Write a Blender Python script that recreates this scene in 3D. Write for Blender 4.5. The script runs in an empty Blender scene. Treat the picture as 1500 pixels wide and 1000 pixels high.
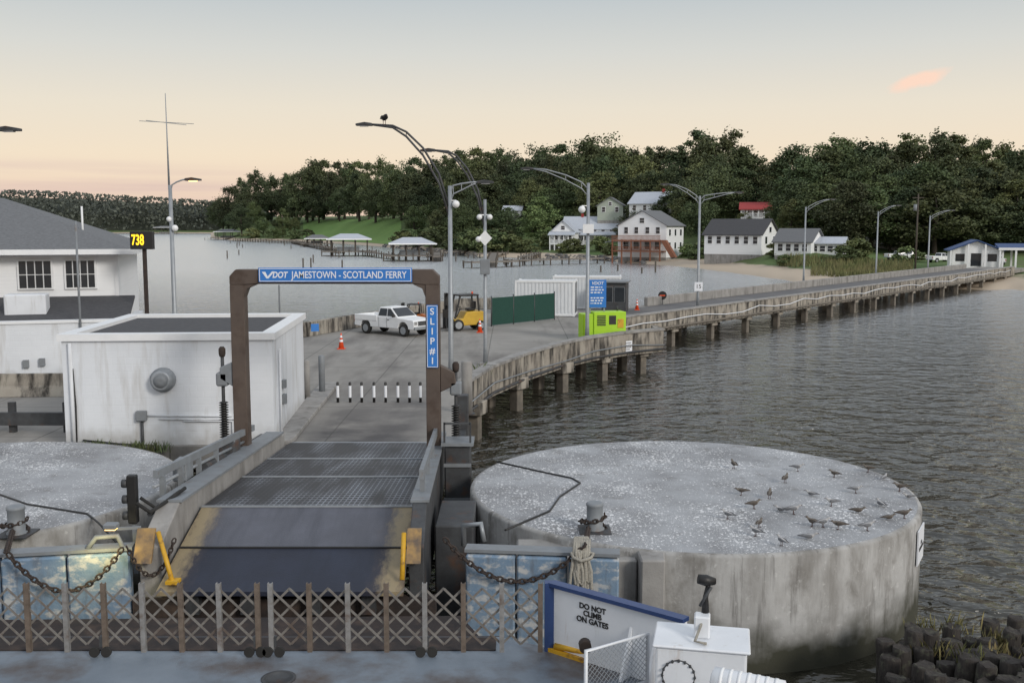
import bpy,bmesh,math,random
from mathutils import Vector,Matrix,noise
from math import sin,cos,pi,atan2,sqrt,radians as RD
random.seed(7)
S=bpy.context.scene; COL=S.collection
CAMH=8.5; PIT=math.atan(169/1500); CP,SP=cos(PIT),sin(PIT)
def ray(px,py):
    x=(px-750)/1500; y=(500-py)/1500
    return Vector((x,CP+y*SP,-SP+y*CP))
def G(px,py,z=2.1):
    r=ray(px,py); t=(z-CAMH)/r.z; return Vector((r.x*t,r.y*t,z))
def P(px,py,Y):
    r=ray(px,py); t=Y/r.y; return Vector((r.x*t,Y,CAMH+r.z*t))
V=Vector
# ---------------------------------------------------------------- materials
def mat(name,c,c2=None,s=3,rough=.7,metal=0,bump=0,bs=30,st=(1,1,1),dirt=None,ds=(1,1,1),dn=2.,dlo=.5,dhi=.72,island=0,emit=0):
    m=bpy.data.materials.new(name); m.use_nodes=True; n=m.node_tree.nodes; l=m.node_tree.links
    b=n['Principled BSDF']; b.inputs['Roughness'].default_value=rough; b.inputs['Metallic'].default_value=metal
    col=None
    tc=n.new('ShaderNodeTexCoord')
    def nz(scale,stretch,det=5):
        mp=n.new('ShaderNodeMapping'); mp.inputs['Scale'].default_value=stretch; l.new(tc.outputs['Object'],mp.inputs[0])
        t=n.new('ShaderNodeTexNoise'); t.inputs['Scale'].default_value=scale; t.inputs['Detail'].default_value=det; t.inputs['Roughness'].default_value=.62
        l.new(mp.outputs[0],t.inputs['Vector']); return t.outputs['Fac']
    def ramp(src,a,bb,c=0.,d=1.):
        r=n.new('ShaderNodeMapRange'); r.inputs[1].default_value=a; r.inputs[2].default_value=bb; r.inputs[3].default_value=c; r.inputs[4].default_value=d; r.clamp=True; l.new(src,r.inputs[0]); return r.outputs[0]
    def mix(f,a,bb):
        x=n.new('ShaderNodeMix'); x.data_type='RGBA'
        if isinstance(f,float): x.inputs[0].default_value=f
        else: l.new(f,x.inputs[0])
        for i,q in ((6,a),(7,bb)):
            if isinstance(q,tuple): x.inputs[i].default_value=(*q,1)
            else: l.new(q,x.inputs[i])
        return x.outputs[2]
    if c2 is None: c2=tuple(v*.82 for v in c)
    col=mix(ramp(nz(s,st,2 if island else 5),.32,.68),c,c2)
    if dirt: col=mix(ramp(nz(dn,ds),dlo,dhi),col,dirt)
    if island:
        g=n.new('ShaderNodeNewGeometry'); mm=ramp(g.outputs['Random Per Island'],0,1,1-island,1+island)
        oi=n.new('ShaderNodeObjectInfo'); vr=ramp(oi.outputs['Random'],0,1,.68,1.35)
        mu=n.new('ShaderNodeMath'); mu.operation='MULTIPLY'; l.new(mm,mu.inputs[0]); l.new(vr,mu.inputs[1])
        md=n.new('ShaderNodeMath'); md.operation='FRACT'; m5=n.new('ShaderNodeMath'); m5.operation='MULTIPLY'; m5.inputs[1].default_value=7.3; l.new(oi.outputs['Random'],m5.inputs[0]); l.new(m5.outputs[0],md.inputs[0])
        hr=ramp(md.outputs[0],0,1,.46,.52)
        h=n.new('ShaderNodeHueSaturation'); l.new(col,h.inputs['Color']); l.new(mu.outputs[0],h.inputs['Value']); l.new(hr,h.inputs['Hue']); col=h.outputs[0]
    l.new(col,b.inputs['Base Color'])
    if bump:
        bp=n.new('ShaderNodeBump'); bp.inputs['Strength'].default_value=bump; bp.inputs['Distance'].default_value=.02; l.new(nz(bs,st,3),bp.inputs['Height']); l.new(bp.outputs[0],b.inputs['Normal'])
    if emit:
        l.new(col,b.inputs['Emission Color']); b.inputs['Emission Strength'].default_value=emit
    return m
def kit(m):
    return m.node_tree.nodes,m.node_tree.links,m.node_tree.nodes['Principled BSDF']
MT={}
MT['white']=mat('white_paint',(.70,.72,.75),(.64,.66,.69),s=2,rough=.55,bump=.15,bs=40,dirt=(.38,.36,.33),ds=(3,3,.35),dn=1.4,dlo=.56,dhi=.9)
MT['whiteclean']=mat('clean_white',(.79,.80,.81),(.74,.75,.76),s=3,rough=.45)
MT['ferrywhite']=mat('ferry_white',(.76,.78,.81),(.68,.70,.73),s=2,rough=.35,dirt=(.36,.24,.14),ds=(4,4,.6),dn=1.2,dlo=.64,dhi=.86,bump=.05)
MT['blue']=mat('sign_blue',(.035,.20,.58),(.035,.18,.54),s=2,rough=.4)
MT['navy']=mat('navy_trim',(.02,.045,.14),(.03,.06,.17),s=3,rough=.4)
MT['signwhite']=mat('sign_white',(.78,.8,.84),(.74,.76,.8),rough=.5)
MT['black']=mat('black_paint',(.012,.012,.013),(.02,.019,.018),rough=.5)
MT['rubber']=mat('rubber',(.015,.015,.015),(.025,.024,.022),rough=.85)
MT['brown']=mat('gantry_brown',(.105,.078,.062),(.08,.06,.05),s=2,rough=.6,dirt=(.05,.03,.02),dn=1.5,bump=.1)
MT['steel']=mat('galvanised',(.34,.36,.38),(.27,.29,.31),s=5,rough=.5,metal=.35)
MT['darksteel']=mat('dark_steel',(.075,.08,.085),(.045,.045,.048),s=3,rough=.6,metal=.2,dirt=(.13,.06,.03),dn=2.2,dlo=.56,dhi=.8,bump=.15)
MT['gray']=mat('gray_paint',(.22,.24,.26),(.18,.19,.2),s=3,rough=.55,dirt=(.16,.10,.06),dn=2,dlo=.6,dhi=.8)
MT['rust']=mat('rust',(.055,.038,.03),(.028,.022,.02),s=6,rough=.9,bump=.3)
MT['conc']=mat('concrete',(.33,.32,.305),(.23,.22,.21),s=1.3,rough=.85,bump=.3,bs=18,dirt=(.10,.09,.08),ds=(1.5,1.5,.25),dn=1.2,dlo=.5,dhi=.8)
MT['fascia']=mat('weathered_fascia',(.37,.34,.29),(.25,.22,.185),s=1.1,rough=.88,bump=.3,bs=12,dirt=(.045,.04,.034),ds=(1.2,1.2,.3),dn=1.9,dlo=.44,dhi=.62)
MT['pile']=mat('wet_pile',(.19,.165,.135),(.10,.09,.075),s=2,rough=.85,bump=.3)
MT['yellow']=mat('yellow_paint',(.66,.38,.02),(.5,.27,.02),s=4,rough=.5,dirt=(.15,.07,.03),dn=5,dlo=.56,dhi=.7)
MT['ochre']=mat('worn_ochre',(.42,.26,.09),(.27,.18,.09),s=4,rough=.7,dirt=(.12,.09,.07),dn=3,dlo=.42,dhi=.66)
MT['lime']=mat('lime_paint',(.38,.64,.02),(.34,.58,.02),s=2,rough=.5)
MT['orange']=mat('cone_orange',(.78,.09,.02),(.7,.08,.02),rough=.5)
MT['green_screen']=mat('green_mesh',(.010,.048,.036),(.014,.06,.045),s=8,rough=.9)
MT['glass']=mat('dark_glass',(.018,.022,.028),(.03,.035,.04),s=1,rough=.08)
MT['shingle']=mat('gray_shingle',(.17,.175,.185),(.115,.12,.125),s=7,rough=.9,bump=.4,bs=9,st=(1,1,3))
MT['shingle2']=mat('dark_shingle',(.05,.05,.055),(.075,.075,.08),s=6,rough=.9,bump=.3)
MT['metalroof']=mat('pale_roof',(.46,.49,.54),(.38,.41,.46),s=3,rough=.5)
MT['redroof']=mat('red_roof',(.34,.035,.03),(.26,.03,.03),s=4,rough=.7)
MT['blueroof']=mat('blue_roof',(.03,.07,.19),(.025,.06,.16),s=4,rough=.6)
MT['siding']=mat('white_siding',(.80,.81,.82),(.75,.76,.77),s=2,rough=.65,bump=.4,bs=5,st=(.1,.1,6))
MT['palegreen']=mat('pale_green_siding',(.38,.42,.36),(.34,.38,.32),s=2,rough=.7)
MT['cedar']=mat('stained_deck_wood',(.25,.10,.055),(.17,.07,.04),s=5,rough=.8)
MT['wood']=mat('weathered_wood',(.10,.085,.068),(.055,.046,.038),s=4,rough=.9,bump=.4,st=(4,4,.5))
MT['dockwood']=mat('silvered_dock_wood',(.19,.17,.145),(.12,.105,.09),s=4,rough=.9)
MT['wetwood']=mat('dark_timber',(.05,.042,.036),(.022,.018,.016),s=6,rough=.9,bump=.9,bs=14,st=(3,3,.6),dirt=(.085,.085,.06),dn=6,dlo=.54,dhi=.7)
MT['rope']=mat('pale_rope',(.42,.40,.35),(.28,.26,.22),s=30,rough=.95,bump=.8,bs=60)
MT['bark']=mat('bark',(.06,.048,.036),(.035,.028,.022),s=3,rough=.95)
MT['leafD']=mat('leaf_dark',(.050,.073,.032),(.076,.100,.042),s=.22,rough=.85,island=.2)
MT['leafM']=mat('leaf_mid',(.072,.100,.039),(.100,.126,.048),s=.22,rough=.85,island=.2)
MT['leafL']=mat('leaf_light',(.108,.148,.054),(.145,.178,.068),s=.3,rough=.85,island=.22)
MT['leafF']=mat('leaf_far_haze',(.105,.125,.105),(.13,.15,.12),s=.02,rough=.9,island=.22)  # paler than the near leaves, distance haze mixed into the colour
MT['lawn']=mat('mown_lawn',(.12,.22,.05),(.15,.25,.06),s=.1,rough=.95)
MT['grassblade']=mat('marsh_grass',(.12,.15,.05),(.2,.18,.08),s=.3,rough=.8,island=.4)
MT['weed']=mat('weed',(.10,.11,.035),(.17,.14,.05),s=4,rough=.8,island=.4)
MT['rock']=mat('riprap_rock',(.19,.185,.18),(.12,.115,.11),s=1,rough=.9,island=.3)
MT['amber']=mat('amber_digits',(1,.62,.02),(1,.58,.02),emit=1.5)
MT['lit']=mat('lit_lamp',(1,.62,.2),(1,.6,.2),emit=4)
MT['lens']=mat('lamp_lens',(.3,.3,.3),(.25,.25,.25),rough=.3)
MT['skin_gull']=mat('gull_white',(.46,.45,.44),(.30,.295,.295),s=14,rough=.8)
MT['gull_brown']=mat('gull_brown',(.18,.155,.13),(.11,.095,.08),s=16,rough=.85)
MT['wing_grey']=mat('wing_grey',(.17,.175,.185),(.11,.11,.12),s=8,rough=.8)
MT['wing_brown']=mat('wing_brown',(.10,.082,.068),(.055,.046,.04),s=12,rough=.85)
MT['beak']=mat('beak',(.10,.03,.02),(.03,.015,.012),rough=.5)
MT['container']=mat('container_white',(.68,.70,.72),(.62,.64,.66),s=2,rough=.6,dirt=(.28,.24,.2),ds=(2,2,.5),dn=1,dlo=.6,dhi=.9)
MT['deckblue']=mat('ferry_deck_blue',(.19,.225,.265),(.135,.165,.20),s=.9,rough=.5,bump=.2,bs=50,dirt=(.08,.06,.05),ds=(1,1,1),dn=.8,dlo=.46,dhi=.68)
MT['rustdeck']=mat('rusty_deck',(.04,.028,.024),(.022,.018,.018),s=1.3,rough=.85,bump=.3,dirt=(.075,.05,.038),dn=2.5)
MT['fender']=mat('fender_blue',(.14,.22,.32),(.20,.27,.35),s=6,rough=.95,bump=.4,bs=20,dirt=(.44,.45,.45),ds=(.8,.8,1.3),dn=4.5,dlo=.50,dhi=.62)
def add_layer(m,c,sc,ds,lo,hi,amt=1.):
    n,l,b=kit(m); src=b.inputs['Base Color'].links[0].from_socket; tc=n.new('ShaderNodeTexCoord'); mp=n.new('ShaderNodeMapping'); mp.inputs['Scale'].default_value=ds; l.new(tc.outputs['Object'],mp.inputs[0])
    t=n.new('ShaderNodeTexNoise'); t.inputs['Scale'].default_value=sc; t.inputs['Detail'].default_value=5; t.inputs['Roughness'].default_value=.65; l.new(mp.outputs[0],t.inputs['Vector'])
    r=n.new('ShaderNodeMapRange'); r.inputs[1].default_value=lo; r.inputs[2].default_value=hi; r.inputs[4].default_value=amt; l.new(t.outputs['Fac'],r.inputs[0])
    x=n.new('ShaderNodeMix'); x.data_type='RGBA'; l.new(r.outputs[0],x.inputs[0]); l.new(src,x.inputs[6]); x.inputs[7].default_value=(*c,1); l.new(x.outputs[2],b.inputs['Base Color'])
add_layer(MT['fender'],(.09,.075,.062),2.6,(1.5,1.5,.35),.54,.74,.7)
add_layer(MT['ferrywhite'],(.45,.42,.38),3.,(2,2,.4),.58,.8,.5)
add_layer(MT['container'],(.40,.36,.31),2.,(1,1,.3),.56,.8,.5)
MT['gatetan']=mat('gate_tan',(.19,.15,.12),(.11,.085,.066),s=7,rough=.65,metal=.2)
MT['gategray']=mat('gate_gray',(.33,.33,.33),(.22,.21,.20),s=7,rough=.5,metal=.3,dirt=(.13,.085,.06),dn=4,dlo=.55,dhi=.75)
MT['lattice']=mat('gate_lattice',(.27,.255,.235),(.17,.155,.14),s=5,rough=.5,metal=.3,dirt=(.11,.075,.055),dn=1.6,dlo=.5,dhi=.72)
MT['fork_yellow']=mat('forklift_yellow',(.6,.38,.03),(.5,.3,.03),s=3,rough=.5)
MT['machine_orange']=mat('machine_orange',(.5,.14,.02),(.4,.11,.02),s=3,rough=.5)
MT['red']=mat('red_lens',(.4,.02,.02),(.3,.02,.02),rough=.3)
MT['asphalt']=mat('asphalt',(.10,.10,.105),(.135,.13,.13),s=.4,rough=.9,bump=.2,dirt=(.18,.17,.16),ds=(.3,.3,1),dn=1)
def road_mat():
    m=mat('pier_road',(.30,.285,.262),(.225,.213,.195),s=.35,rough=.9,bump=.25,bs=25,dirt=(.115,.105,.098),ds=(.55,.12,1),dn=1.0,dlo=.48,dhi=.76)
    n,l,b=kit(m); src=b.inputs['Base Color'].links[0].from_socket
    g=n.new('ShaderNodeNewGeometry'); sx=n.new('ShaderNodeSeparateXYZ'); l.new(g.outputs['Position'],sx.inputs[0])
    a=n.new('ShaderNodeMath'); a.operation='ADD'; l.new(sx.outputs['X'],a.inputs[0]); a.inputs[1].default_value=4.6
    ab=n.new('ShaderNodeMath'); ab.operation='ABSOLUTE'; l.new(a.outputs[0],ab.inputs[0])
    nn=n.new('ShaderNodeTexNoise'); nn.inputs['Scale'].default_value=.8; nn.inputs['Detail'].default_value=5; l.new(g.outputs['Position'],nn.inputs['Vector'])
    def mr(s,x,y):
        q=n.new('ShaderNodeMapRange'); q.inputs[1].default_value=x; q.inputs[2].default_value=y; l.new(s,q.inputs[0]); return q.outputs[0]
    m1=n.new('ShaderNodeMath'); m1.operation='MULTIPLY'; l.new(mr(ab.outputs[0],2.3,1.2),m1.inputs[0]); l.new(mr(sx.outputs['Y'],44,31),m1.inputs[1])
    m2=n.new('ShaderNodeMath'); m2.operation='MULTIPLY'; l.new(m1.outputs[0],m2.inputs[0]); l.new(mr(nn.outputs['Fac'],.2,.6),m2.inputs[1])
    x=n.new('ShaderNodeMix'); x.data_type='RGBA'; l.new(m2.outputs[0],x.inputs[0]); l.new(src,x.inputs[6]); x.inputs[7].default_value=(.085,.08,.08,1)
    br=n.new('ShaderNodeTexBrick'); br.offset=0; br.inputs['Scale'].default_value=1; br.inputs['Brick Width'].default_value=4.4; br.inputs['Row Height'].default_value=5.2; br.inputs['Mortar Size'].default_value=.03; br.inputs['Mortar Smooth'].default_value=.3
    mp=n.new('ShaderNodeMapping'); mp.inputs['Location'].default_value=(1.2,.4,0); l.new(g.outputs['Position'],mp.inputs[0]); l.new(mp.outputs[0],br.inputs['Vector'])
    k=n.new('ShaderNodeMath'); k.operation='MULTIPLY'; l.new(br.outputs['Fac'],k.inputs[0]); k.inputs[1].default_value=.6
    y=n.new('ShaderNodeMix'); y.data_type='RGBA'; l.new(k.outputs[0],y.inputs[0]); l.new(x.outputs[2],y.inputs[6]); y.inputs[7].default_value=(.07,.065,.06,1)
    l.new(y.outputs[2],b.inputs['Base Color'])
    return m
MT['road']=road_mat()
def dol_top():
    m=mat('dolphin_top',(.37,.38,.395),(.29,.295,.305),s=.8,rough=.9,bump=.25,bs=14,dirt=(.18,.18,.185),dn=.45,dlo=.46,dhi=.72)
    add_layer(m,(.19,.185,.18),2.2,(1,1,1),.55,.70,.65)
    n,l,b=kit(m); src=b.inputs['Base Color'].links[0].from_socket
    tc=n.new('ShaderNodeTexCoord')
    prev=src
    nn=n.new('ShaderNodeTexNoise'); nn.inputs['Scale'].default_value=16; l.new(tc.outputs['Object'],nn.inputs['Vector'])
    ad=n.new('ShaderNodeVectorMath'); ad.operation='MULTIPLY_ADD'; ad.inputs[1].default_value=(.09,.09,.09); l.new(nn.outputs['Color'],ad.inputs[0]); l.new(tc.outputs['Object'],ad.inputs[2])
    dn=n.new('ShaderNodeTexNoise'); dn.inputs['Scale'].default_value=.6; dn.inputs['Detail'].default_value=4; l.new(tc.outputs['Object'],dn.inputs['Vector'])
    dm=n.new('ShaderNodeMapRange'); l.new(dn.outputs['Fac'],dm.inputs[0]); dm.inputs[1].default_value=.36; dm.inputs[2].default_value=.66; dm.inputs[3].default_value=.3; dm.inputs[4].default_value=.75
    for sc,th,w,cut in ((11.,.27,.85,.5),(24.,.28,.75,.4),(5.5,.18,.9,.7)):
        v=n.new('ShaderNodeTexVoronoi'); v.inputs['Scale'].default_value=sc; l.new(ad.outputs[0],v.inputs['Vector'])
        t=n.new('ShaderNodeMath'); t.operation='MULTIPLY'; l.new(dm.outputs[0],t.inputs[0]); t.inputs[1].default_value=th*2
        lt=n.new('ShaderNodeMath'); lt.operation='LESS_THAN'; l.new(v.outputs['Distance'],lt.inputs[0]); l.new(t.outputs[0],lt.inputs[1])
        sx=n.new('ShaderNodeSeparateXYZ'); l.new(v.outputs['Color'],sx.inputs[0])
        gt=n.new('ShaderNodeMath'); gt.operation='GREATER_THAN'; l.new(sx.outputs[0],gt.inputs[0]); gt.inputs[1].default_value=cut
        m3=n.new('ShaderNodeMath'); m3.operation='MULTIPLY'; l.new(lt.outputs[0],m3.inputs[0]); l.new(gt.outputs[0],m3.inputs[1])
        mu=n.new('ShaderNodeMath'); mu.operation='MULTIPLY'; l.new(m3.outputs[0],mu.inputs[0]); mu.inputs[1].default_value=w
        mx=n.new('ShaderNodeMix'); mx.data_type='RGBA'; l.new(mu.outputs[0],mx.inputs[0]); l.new(prev,mx.inputs[6]); mx.inputs[7].default_value=(.76,.76,.76,1); prev=mx.outputs[2]
    l.new(prev,b.inputs['Base Color']); return m
MT['doltop']=dol_top()
def dol_side():
    m=mat('dolphin_side',(.44,.435,.425),(.34,.335,.325),s=.9,rough=.88,bump=.3,bs=10,dirt=(.17,.16,.145),ds=(1.2,1.2,.3),dn=1.0,dlo=.46,dhi=.70)
    add_layer(m,(.15,.14,.125),1.7,(1,1,.7),.52,.70,.7); add_layer(m,(.07,.063,.055),2.4,(1.7,1.7,.12),.57,.69,.65); add_layer(m,(.56,.555,.54),7,(1,1,1),.6,.72,.6)
    n,l,b=kit(m); src=b.inputs['Base Color'].links[0].from_socket
    g=n.new('ShaderNodeNewGeometry'); sx=n.new('ShaderNodeSeparateXYZ'); l.new(g.outputs['Position'],sx.inputs[0])
    nn=n.new('ShaderNodeTexNoise'); nn.inputs['Scale'].default_value=1.5; nn.inputs['Detail'].default_value=5; l.new(g.outputs['Position'],nn.inputs['Vector'])
    ad=n.new('ShaderNodeMath'); ad.operation='MULTIPLY_ADD'; l.new(nn.outputs['Fac'],ad.inputs[0]); ad.inputs[1].default_value=-1.4; l.new(sx.outputs['Z'],ad.inputs[2])
    mr=n.new('ShaderNodeMapRange'); l.new(ad.outputs[0],mr.inputs[0]); mr.inputs[1].default_value=.4; mr.inputs[2].default_value=-.3
    mx=n.new('ShaderNodeMix'); mx.data_type='RGBA'; l.new(mr.outputs[0],mx.inputs[0]); l.new(src,mx.inputs[6]); mx.inputs[7].default_value=(.045,.045,.03,1)
    l.new(mx.outputs[2],b.inputs['Base Color']); return m
MT['dolside']=dol_side()
def grating():
    m=bpy.data.materials.new('steel_grating'); m.use_nodes=True; n,l,b=kit(m)
    tc=n.new('ShaderNodeTexCoord'); sx=n.new('ShaderNodeSeparateXYZ'); l.new(tc.outputs['Object'],sx.inputs[0]); outs=[]
    for ax,per,th in (('X',.11,.26),('Y',.24,.30)):
        d=n.new('ShaderNodeMath'); d.operation='DIVIDE'; l.new(sx.outputs[ax],d.inputs[0]); d.inputs[1].default_value=per
        f=n.new('ShaderNodeMath'); f.operation='FRACT'; l.new(d.outputs[0],f.inputs[0])
        g=n.new('ShaderNodeMath'); g.operation='LESS_THAN'; l.new(f.outputs[0],g.inputs[0]); g.inputs[1].default_value=th; outs.append(g.outputs[0])
    mm=n.new('ShaderNodeMath'); mm.operation='MAXIMUM'; l.new(outs[0],mm.inputs[0]); l.new(outs[1],mm.inputs[1])
    no=n.new('ShaderNodeTexNoise'); no.inputs['Scale'].default_value=1.0; mp=n.new('ShaderNodeMapping'); mp.inputs['Scale'].default_value=(1.6,.3,1); l.new(tc.outputs['Object'],mp.inputs[0]); l.new(mp.outputs[0],no.inputs['Vector']); no.inputs['Detail'].default_value=5
    r=n.new('ShaderNodeValToRGB'); r.color_ramp.elements[0].position=.35; r.color_ramp.elements[0].color=(.24,.255,.285,1); r.color_ramp.elements[1].position=.60; r.color_ramp.elements[1].color=(.05,.046,.046,1); l.new(no.outputs['Fac'],r.inputs[0])
    mx=n.new('ShaderNodeMix'); mx.data_type='RGBA'; l.new(mm.outputs[0],mx.inputs[0]); mx.inputs[6].default_value=(.028,.03,.034,1); l.new(r.outputs[0],mx.inputs[7]); l.new(mx.outputs[2],b.inputs['Base Color'])
    b.inputs['Roughness'].default_value=.6; b.inputs['Metallic'].default_value=.2; return m
MT['grating']=grating()
def plate(nm,ca,cb):
    m=mat(nm,ca,cb,s=1.2,rough=.6,bump=.2,bs=30,dirt=tuple(v*.7 for v in ca),ds=(2.4,.3,1),dn=1.2,dlo=.46,dhi=.66)
    n,l,b=kit(m); src=b.inputs['Base Color'].links[0].from_socket
    tc=n.new('ShaderNodeTexCoord'); sx=n.new('ShaderNodeSeparateXYZ'); l.new(tc.outputs['Object'],sx.inputs[0])
    a=n.new('ShaderNodeMath'); a.operation='ABSOLUTE'; l.new(sx.outputs['X'],a.inputs[0])
    mp=n.new('ShaderNodeMapping'); mp.inputs['Scale'].default_value=(1.6,.6,1); l.new(tc.outputs['Object'],mp.inputs[0])
    nn=n.new('ShaderNodeTexNoise'); nn.inputs['Scale'].default_value=4.5; nn.inputs['Detail'].default_value=8; nn.inputs['Roughness'].default_value=.7; l.new(mp.outputs[0],nn.inputs['Vector'])
    ad=n.new('ShaderNodeMath'); ad.operation='MULTIPLY_ADD'; l.new(nn.outputs['Fac'],ad.inputs[0]); ad.inputs[1].default_value=.6; l.new(a.outputs[0],ad.inputs[2])
    def band(x0,x1,c,src,amt=1.):
        mr=n.new('ShaderNodeMapRange'); l.new(ad.outputs[0],mr.inputs[0]); mr.inputs[1].default_value=x0; mr.inputs[2].default_value=x1; mr.inputs[4].default_value=amt
        mx=n.new('ShaderNodeMix'); mx.data_type='RGBA'; l.new(mr.outputs[0],mx.inputs[0]); l.new(src,mx.inputs[6]); mx.inputs[7].default_value=(*c,1); return mx.outputs[2]
    q=band(1.85,2.15,(.075,.058,.054),src,.45); q=band(2.02,2.28,(.34,.27,.155),q,.8); q=band(2.42,2.56,(.10,.07,.055),q,.8)
    l.new(q,b.inputs['Base Color']); return m
MT['plate']=plate('ramp_plate',(.105,.11,.135),(.08,.083,.10)); MT['lip']=plate('ramp_lip',(.018,.024,.045),(.012,.015,.028))
def blockwall():
    m=mat('painted_block',(.72,.745,.78),(.65,.675,.71),s=.9,rough=.55,dirt=(.40,.38,.35),ds=(2,2,.25),dn=1.2,dlo=.53,dhi=.86)
    n,l,b=kit(m); tc=n.new('ShaderNodeTexCoord'); sx=n.new('ShaderNodeSeparateXYZ'); l.new(tc.outputs['Object'],sx.inputs[0])
    src=b.inputs['Base Color'].links[0].from_socket; no=n.new('ShaderNodeTexNoise'); no.inputs['Scale'].default_value=2.2; no.inputs['Detail'].default_value=5; l.new(tc.outputs['Object'],no.inputs['Vector'])
    sm=n.new('ShaderNodeMath'); sm.operation='MULTIPLY_ADD'; l.new(no.outputs['Fac'],sm.inputs[0]); sm.inputs[1].default_value=-.9; l.new(sx.outputs['Z'],sm.inputs[2])
    mr=n.new('ShaderNodeMapRange'); l.new(sm.outputs[0],mr.inputs[0]); mr.inputs[1].default_value=.15; mr.inputs[2].default_value=-.45; mr.inputs[4].default_value=.6
    mx=n.new('ShaderNodeMix'); mx.data_type='RGBA'; l.new(mr.outputs[0],mx.inputs[0]); l.new(src,mx.inputs[6]); mx.inputs[7].default_value=(.30,.28,.25,1); l.new(mx.outputs[2],b.inputs['Base Color'])
    ad=n.new('ShaderNodeMath'); l.new(sx.outputs['X'],ad.inputs[0]); l.new(sx.outputs['Y'],ad.inputs[1])
    cb=n.new('ShaderNodeCombineXYZ'); l.new(ad.outputs[0],cb.inputs[0]); l.new(sx.outputs['Z'],cb.inputs[1])
    br=n.new('ShaderNodeTexBrick'); l.new(cb.outputs[0],br.inputs['Vector']); br.inputs['Scale'].default_value=1; br.inputs['Brick Width'].default_value=.4; br.inputs['Row Height'].default_value=.2; br.inputs['Mortar Size'].default_value=.012
    bp=n.new('ShaderNodeBump'); bp.invert=True; bp.inputs['Strength'].default_value=.35; bp.inputs['Distance'].default_value=.01; l.new(br.outputs['Fac'],bp.inputs['Height']); l.new(bp.outputs[0],b.inputs['Normal'])
    return m
MT['block']=blockwall()
def water():
    m=bpy.data.materials.new('river_water'); m.use_nodes=True; n,l,b=kit(m)
    b.inputs['Base Color'].default_value=(.034,.032,.023,1); b.inputs['Roughness'].default_value=.05; b.inputs['IOR'].default_value=1.38
    g=n.new('ShaderNodeNewGeometry'); prev=None; sx=n.new('ShaderNodeSeparateXYZ'); l.new(g.outputs['Position'],sx.inputs[0])
    dv=n.new('ShaderNodeMath'); dv.operation='DIVIDE'; l.new(sx.outputs['Y'],dv.inputs[0]); dv.inputs[1].default_value=400
    def rampY(stops):
        fa=n.new('ShaderNodeValToRGB'); l.new(dv.outputs[0],fa.inputs[0]); e=fa.color_ramp.elements
        e[0].position=stops[0][0]; e[0].color=(*[stops[0][1]]*3,1); e[1].position=stops[-1][0]; e[1].color=(*[stops[-1][1]]*3,1)
        for p,v in stops[1:-1]: q=e.new(p); q.color=(v,v,v,1)
        return fa.outputs[0]
    fb=rampY([(.06,1),(.15,1),(.25,.8),(.4,.55),(1,.4)]); fm=rampY([(.06,.03),(.12,.10),(.2,.25),(.32,.58),(.5,.82),(1,.85)])
    for sc,st,dist,strg,dt in ((.6,(.8,1.0,1),.62,.9,1.5),(1.5,(.8,.95,1),.42,1.0,2),(4.2,(.8,1.0,1),.075,.9,2)):
        mp=n.new('ShaderNodeMapping'); mp.inputs['Scale'].default_value=st; mp.inputs['Rotation'].default_value=(0,0,-.35); l.new(g.outputs['Position'],mp.inputs[0])
        t=n.new('ShaderNodeTexNoise'); t.inputs['Scale'].default_value=sc; t.inputs['Detail'].default_value=dt; t.inputs['Distortion'].default_value=.5; l.new(mp.outputs[0],t.inputs['Vector'])
        bp=n.new('ShaderNodeBump'); bp.inputs['Distance'].default_value=dist; l.new(t.outputs['Fac'],bp.inputs['Height'])
        ms=n.new('ShaderNodeMath'); ms.operation='MULTIPLY'; l.new(fb,ms.inputs[0]); ms.inputs[1].default_value=strg; l.new(ms.outputs[0],bp.inputs['Strength'])
        if prev: l.new(prev,bp.inputs['Normal'])
        prev=bp.outputs[0]
    l.new(prev,b.inputs['Normal'])
    gl=n.new('ShaderNodeBsdfGlossy'); gl.inputs['Color'].default_value=(.95,.96,.97,1); gl.inputs['Roughness'].default_value=.22; l.new(prev,gl.inputs['Normal'])
    mx=n.new('ShaderNodeMixShader'); l.new(fm,mx.inputs[0]); l.new(b.outputs[0],mx.inputs[1]); l.new(gl.outputs[0],mx.inputs[2]); l.new(mx.outputs[0],n['Material Output'].inputs[0]); return m
MT['water']=water()
def terrain_mat():
    m=mat('shore_ground',(.06,.11,.025),(.10,.15,.04),s=.06,rough=.95,bump=.4,bs=.6,dirt=(.10,.10,.045),dn=.09,dlo=.5,dhi=.72)
    n,l,b=kit(m); src=b.inputs['Base Color'].links[0].from_socket
    g=n.new('ShaderNodeNewGeometry'); sx=n.new('ShaderNodeSeparateXYZ'); l.new(g.outputs['Position'],sx.inputs[0])
    nn=n.new('ShaderNodeTexNoise'); nn.inputs['Scale'].default_value=.12; nn.inputs['Detail'].default_value=6; l.new(g.outputs['Position'],nn.inputs['Vector'])
    ad=n.new('ShaderNodeMath'); ad.operation='MULTIPLY_ADD'; l.new(nn.outputs['Fac'],ad.inputs[0]); ad.inputs[1].default_value=.9; l.new(sx.outputs['Z'],ad.inputs[2])
    mr=n.new('ShaderNodeMapRange'); l.new(ad.outputs[0],mr.inputs[0]); mr.inputs[1].default_value=1.75; mr.inputs[2].default_value=1.5
    mx=n.new('ShaderNodeMix'); mx.data_type='RGBA'; l.new(mr.outputs[0],mx.inputs[0]); l.new(src,mx.inputs[6]); mx.inputs[7].default_value=(.46,.38,.29,1)
    l.new(mx.outputs[2],b.inputs['Base Color']); return m
MT['terrain']=terrain_mat()
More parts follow.
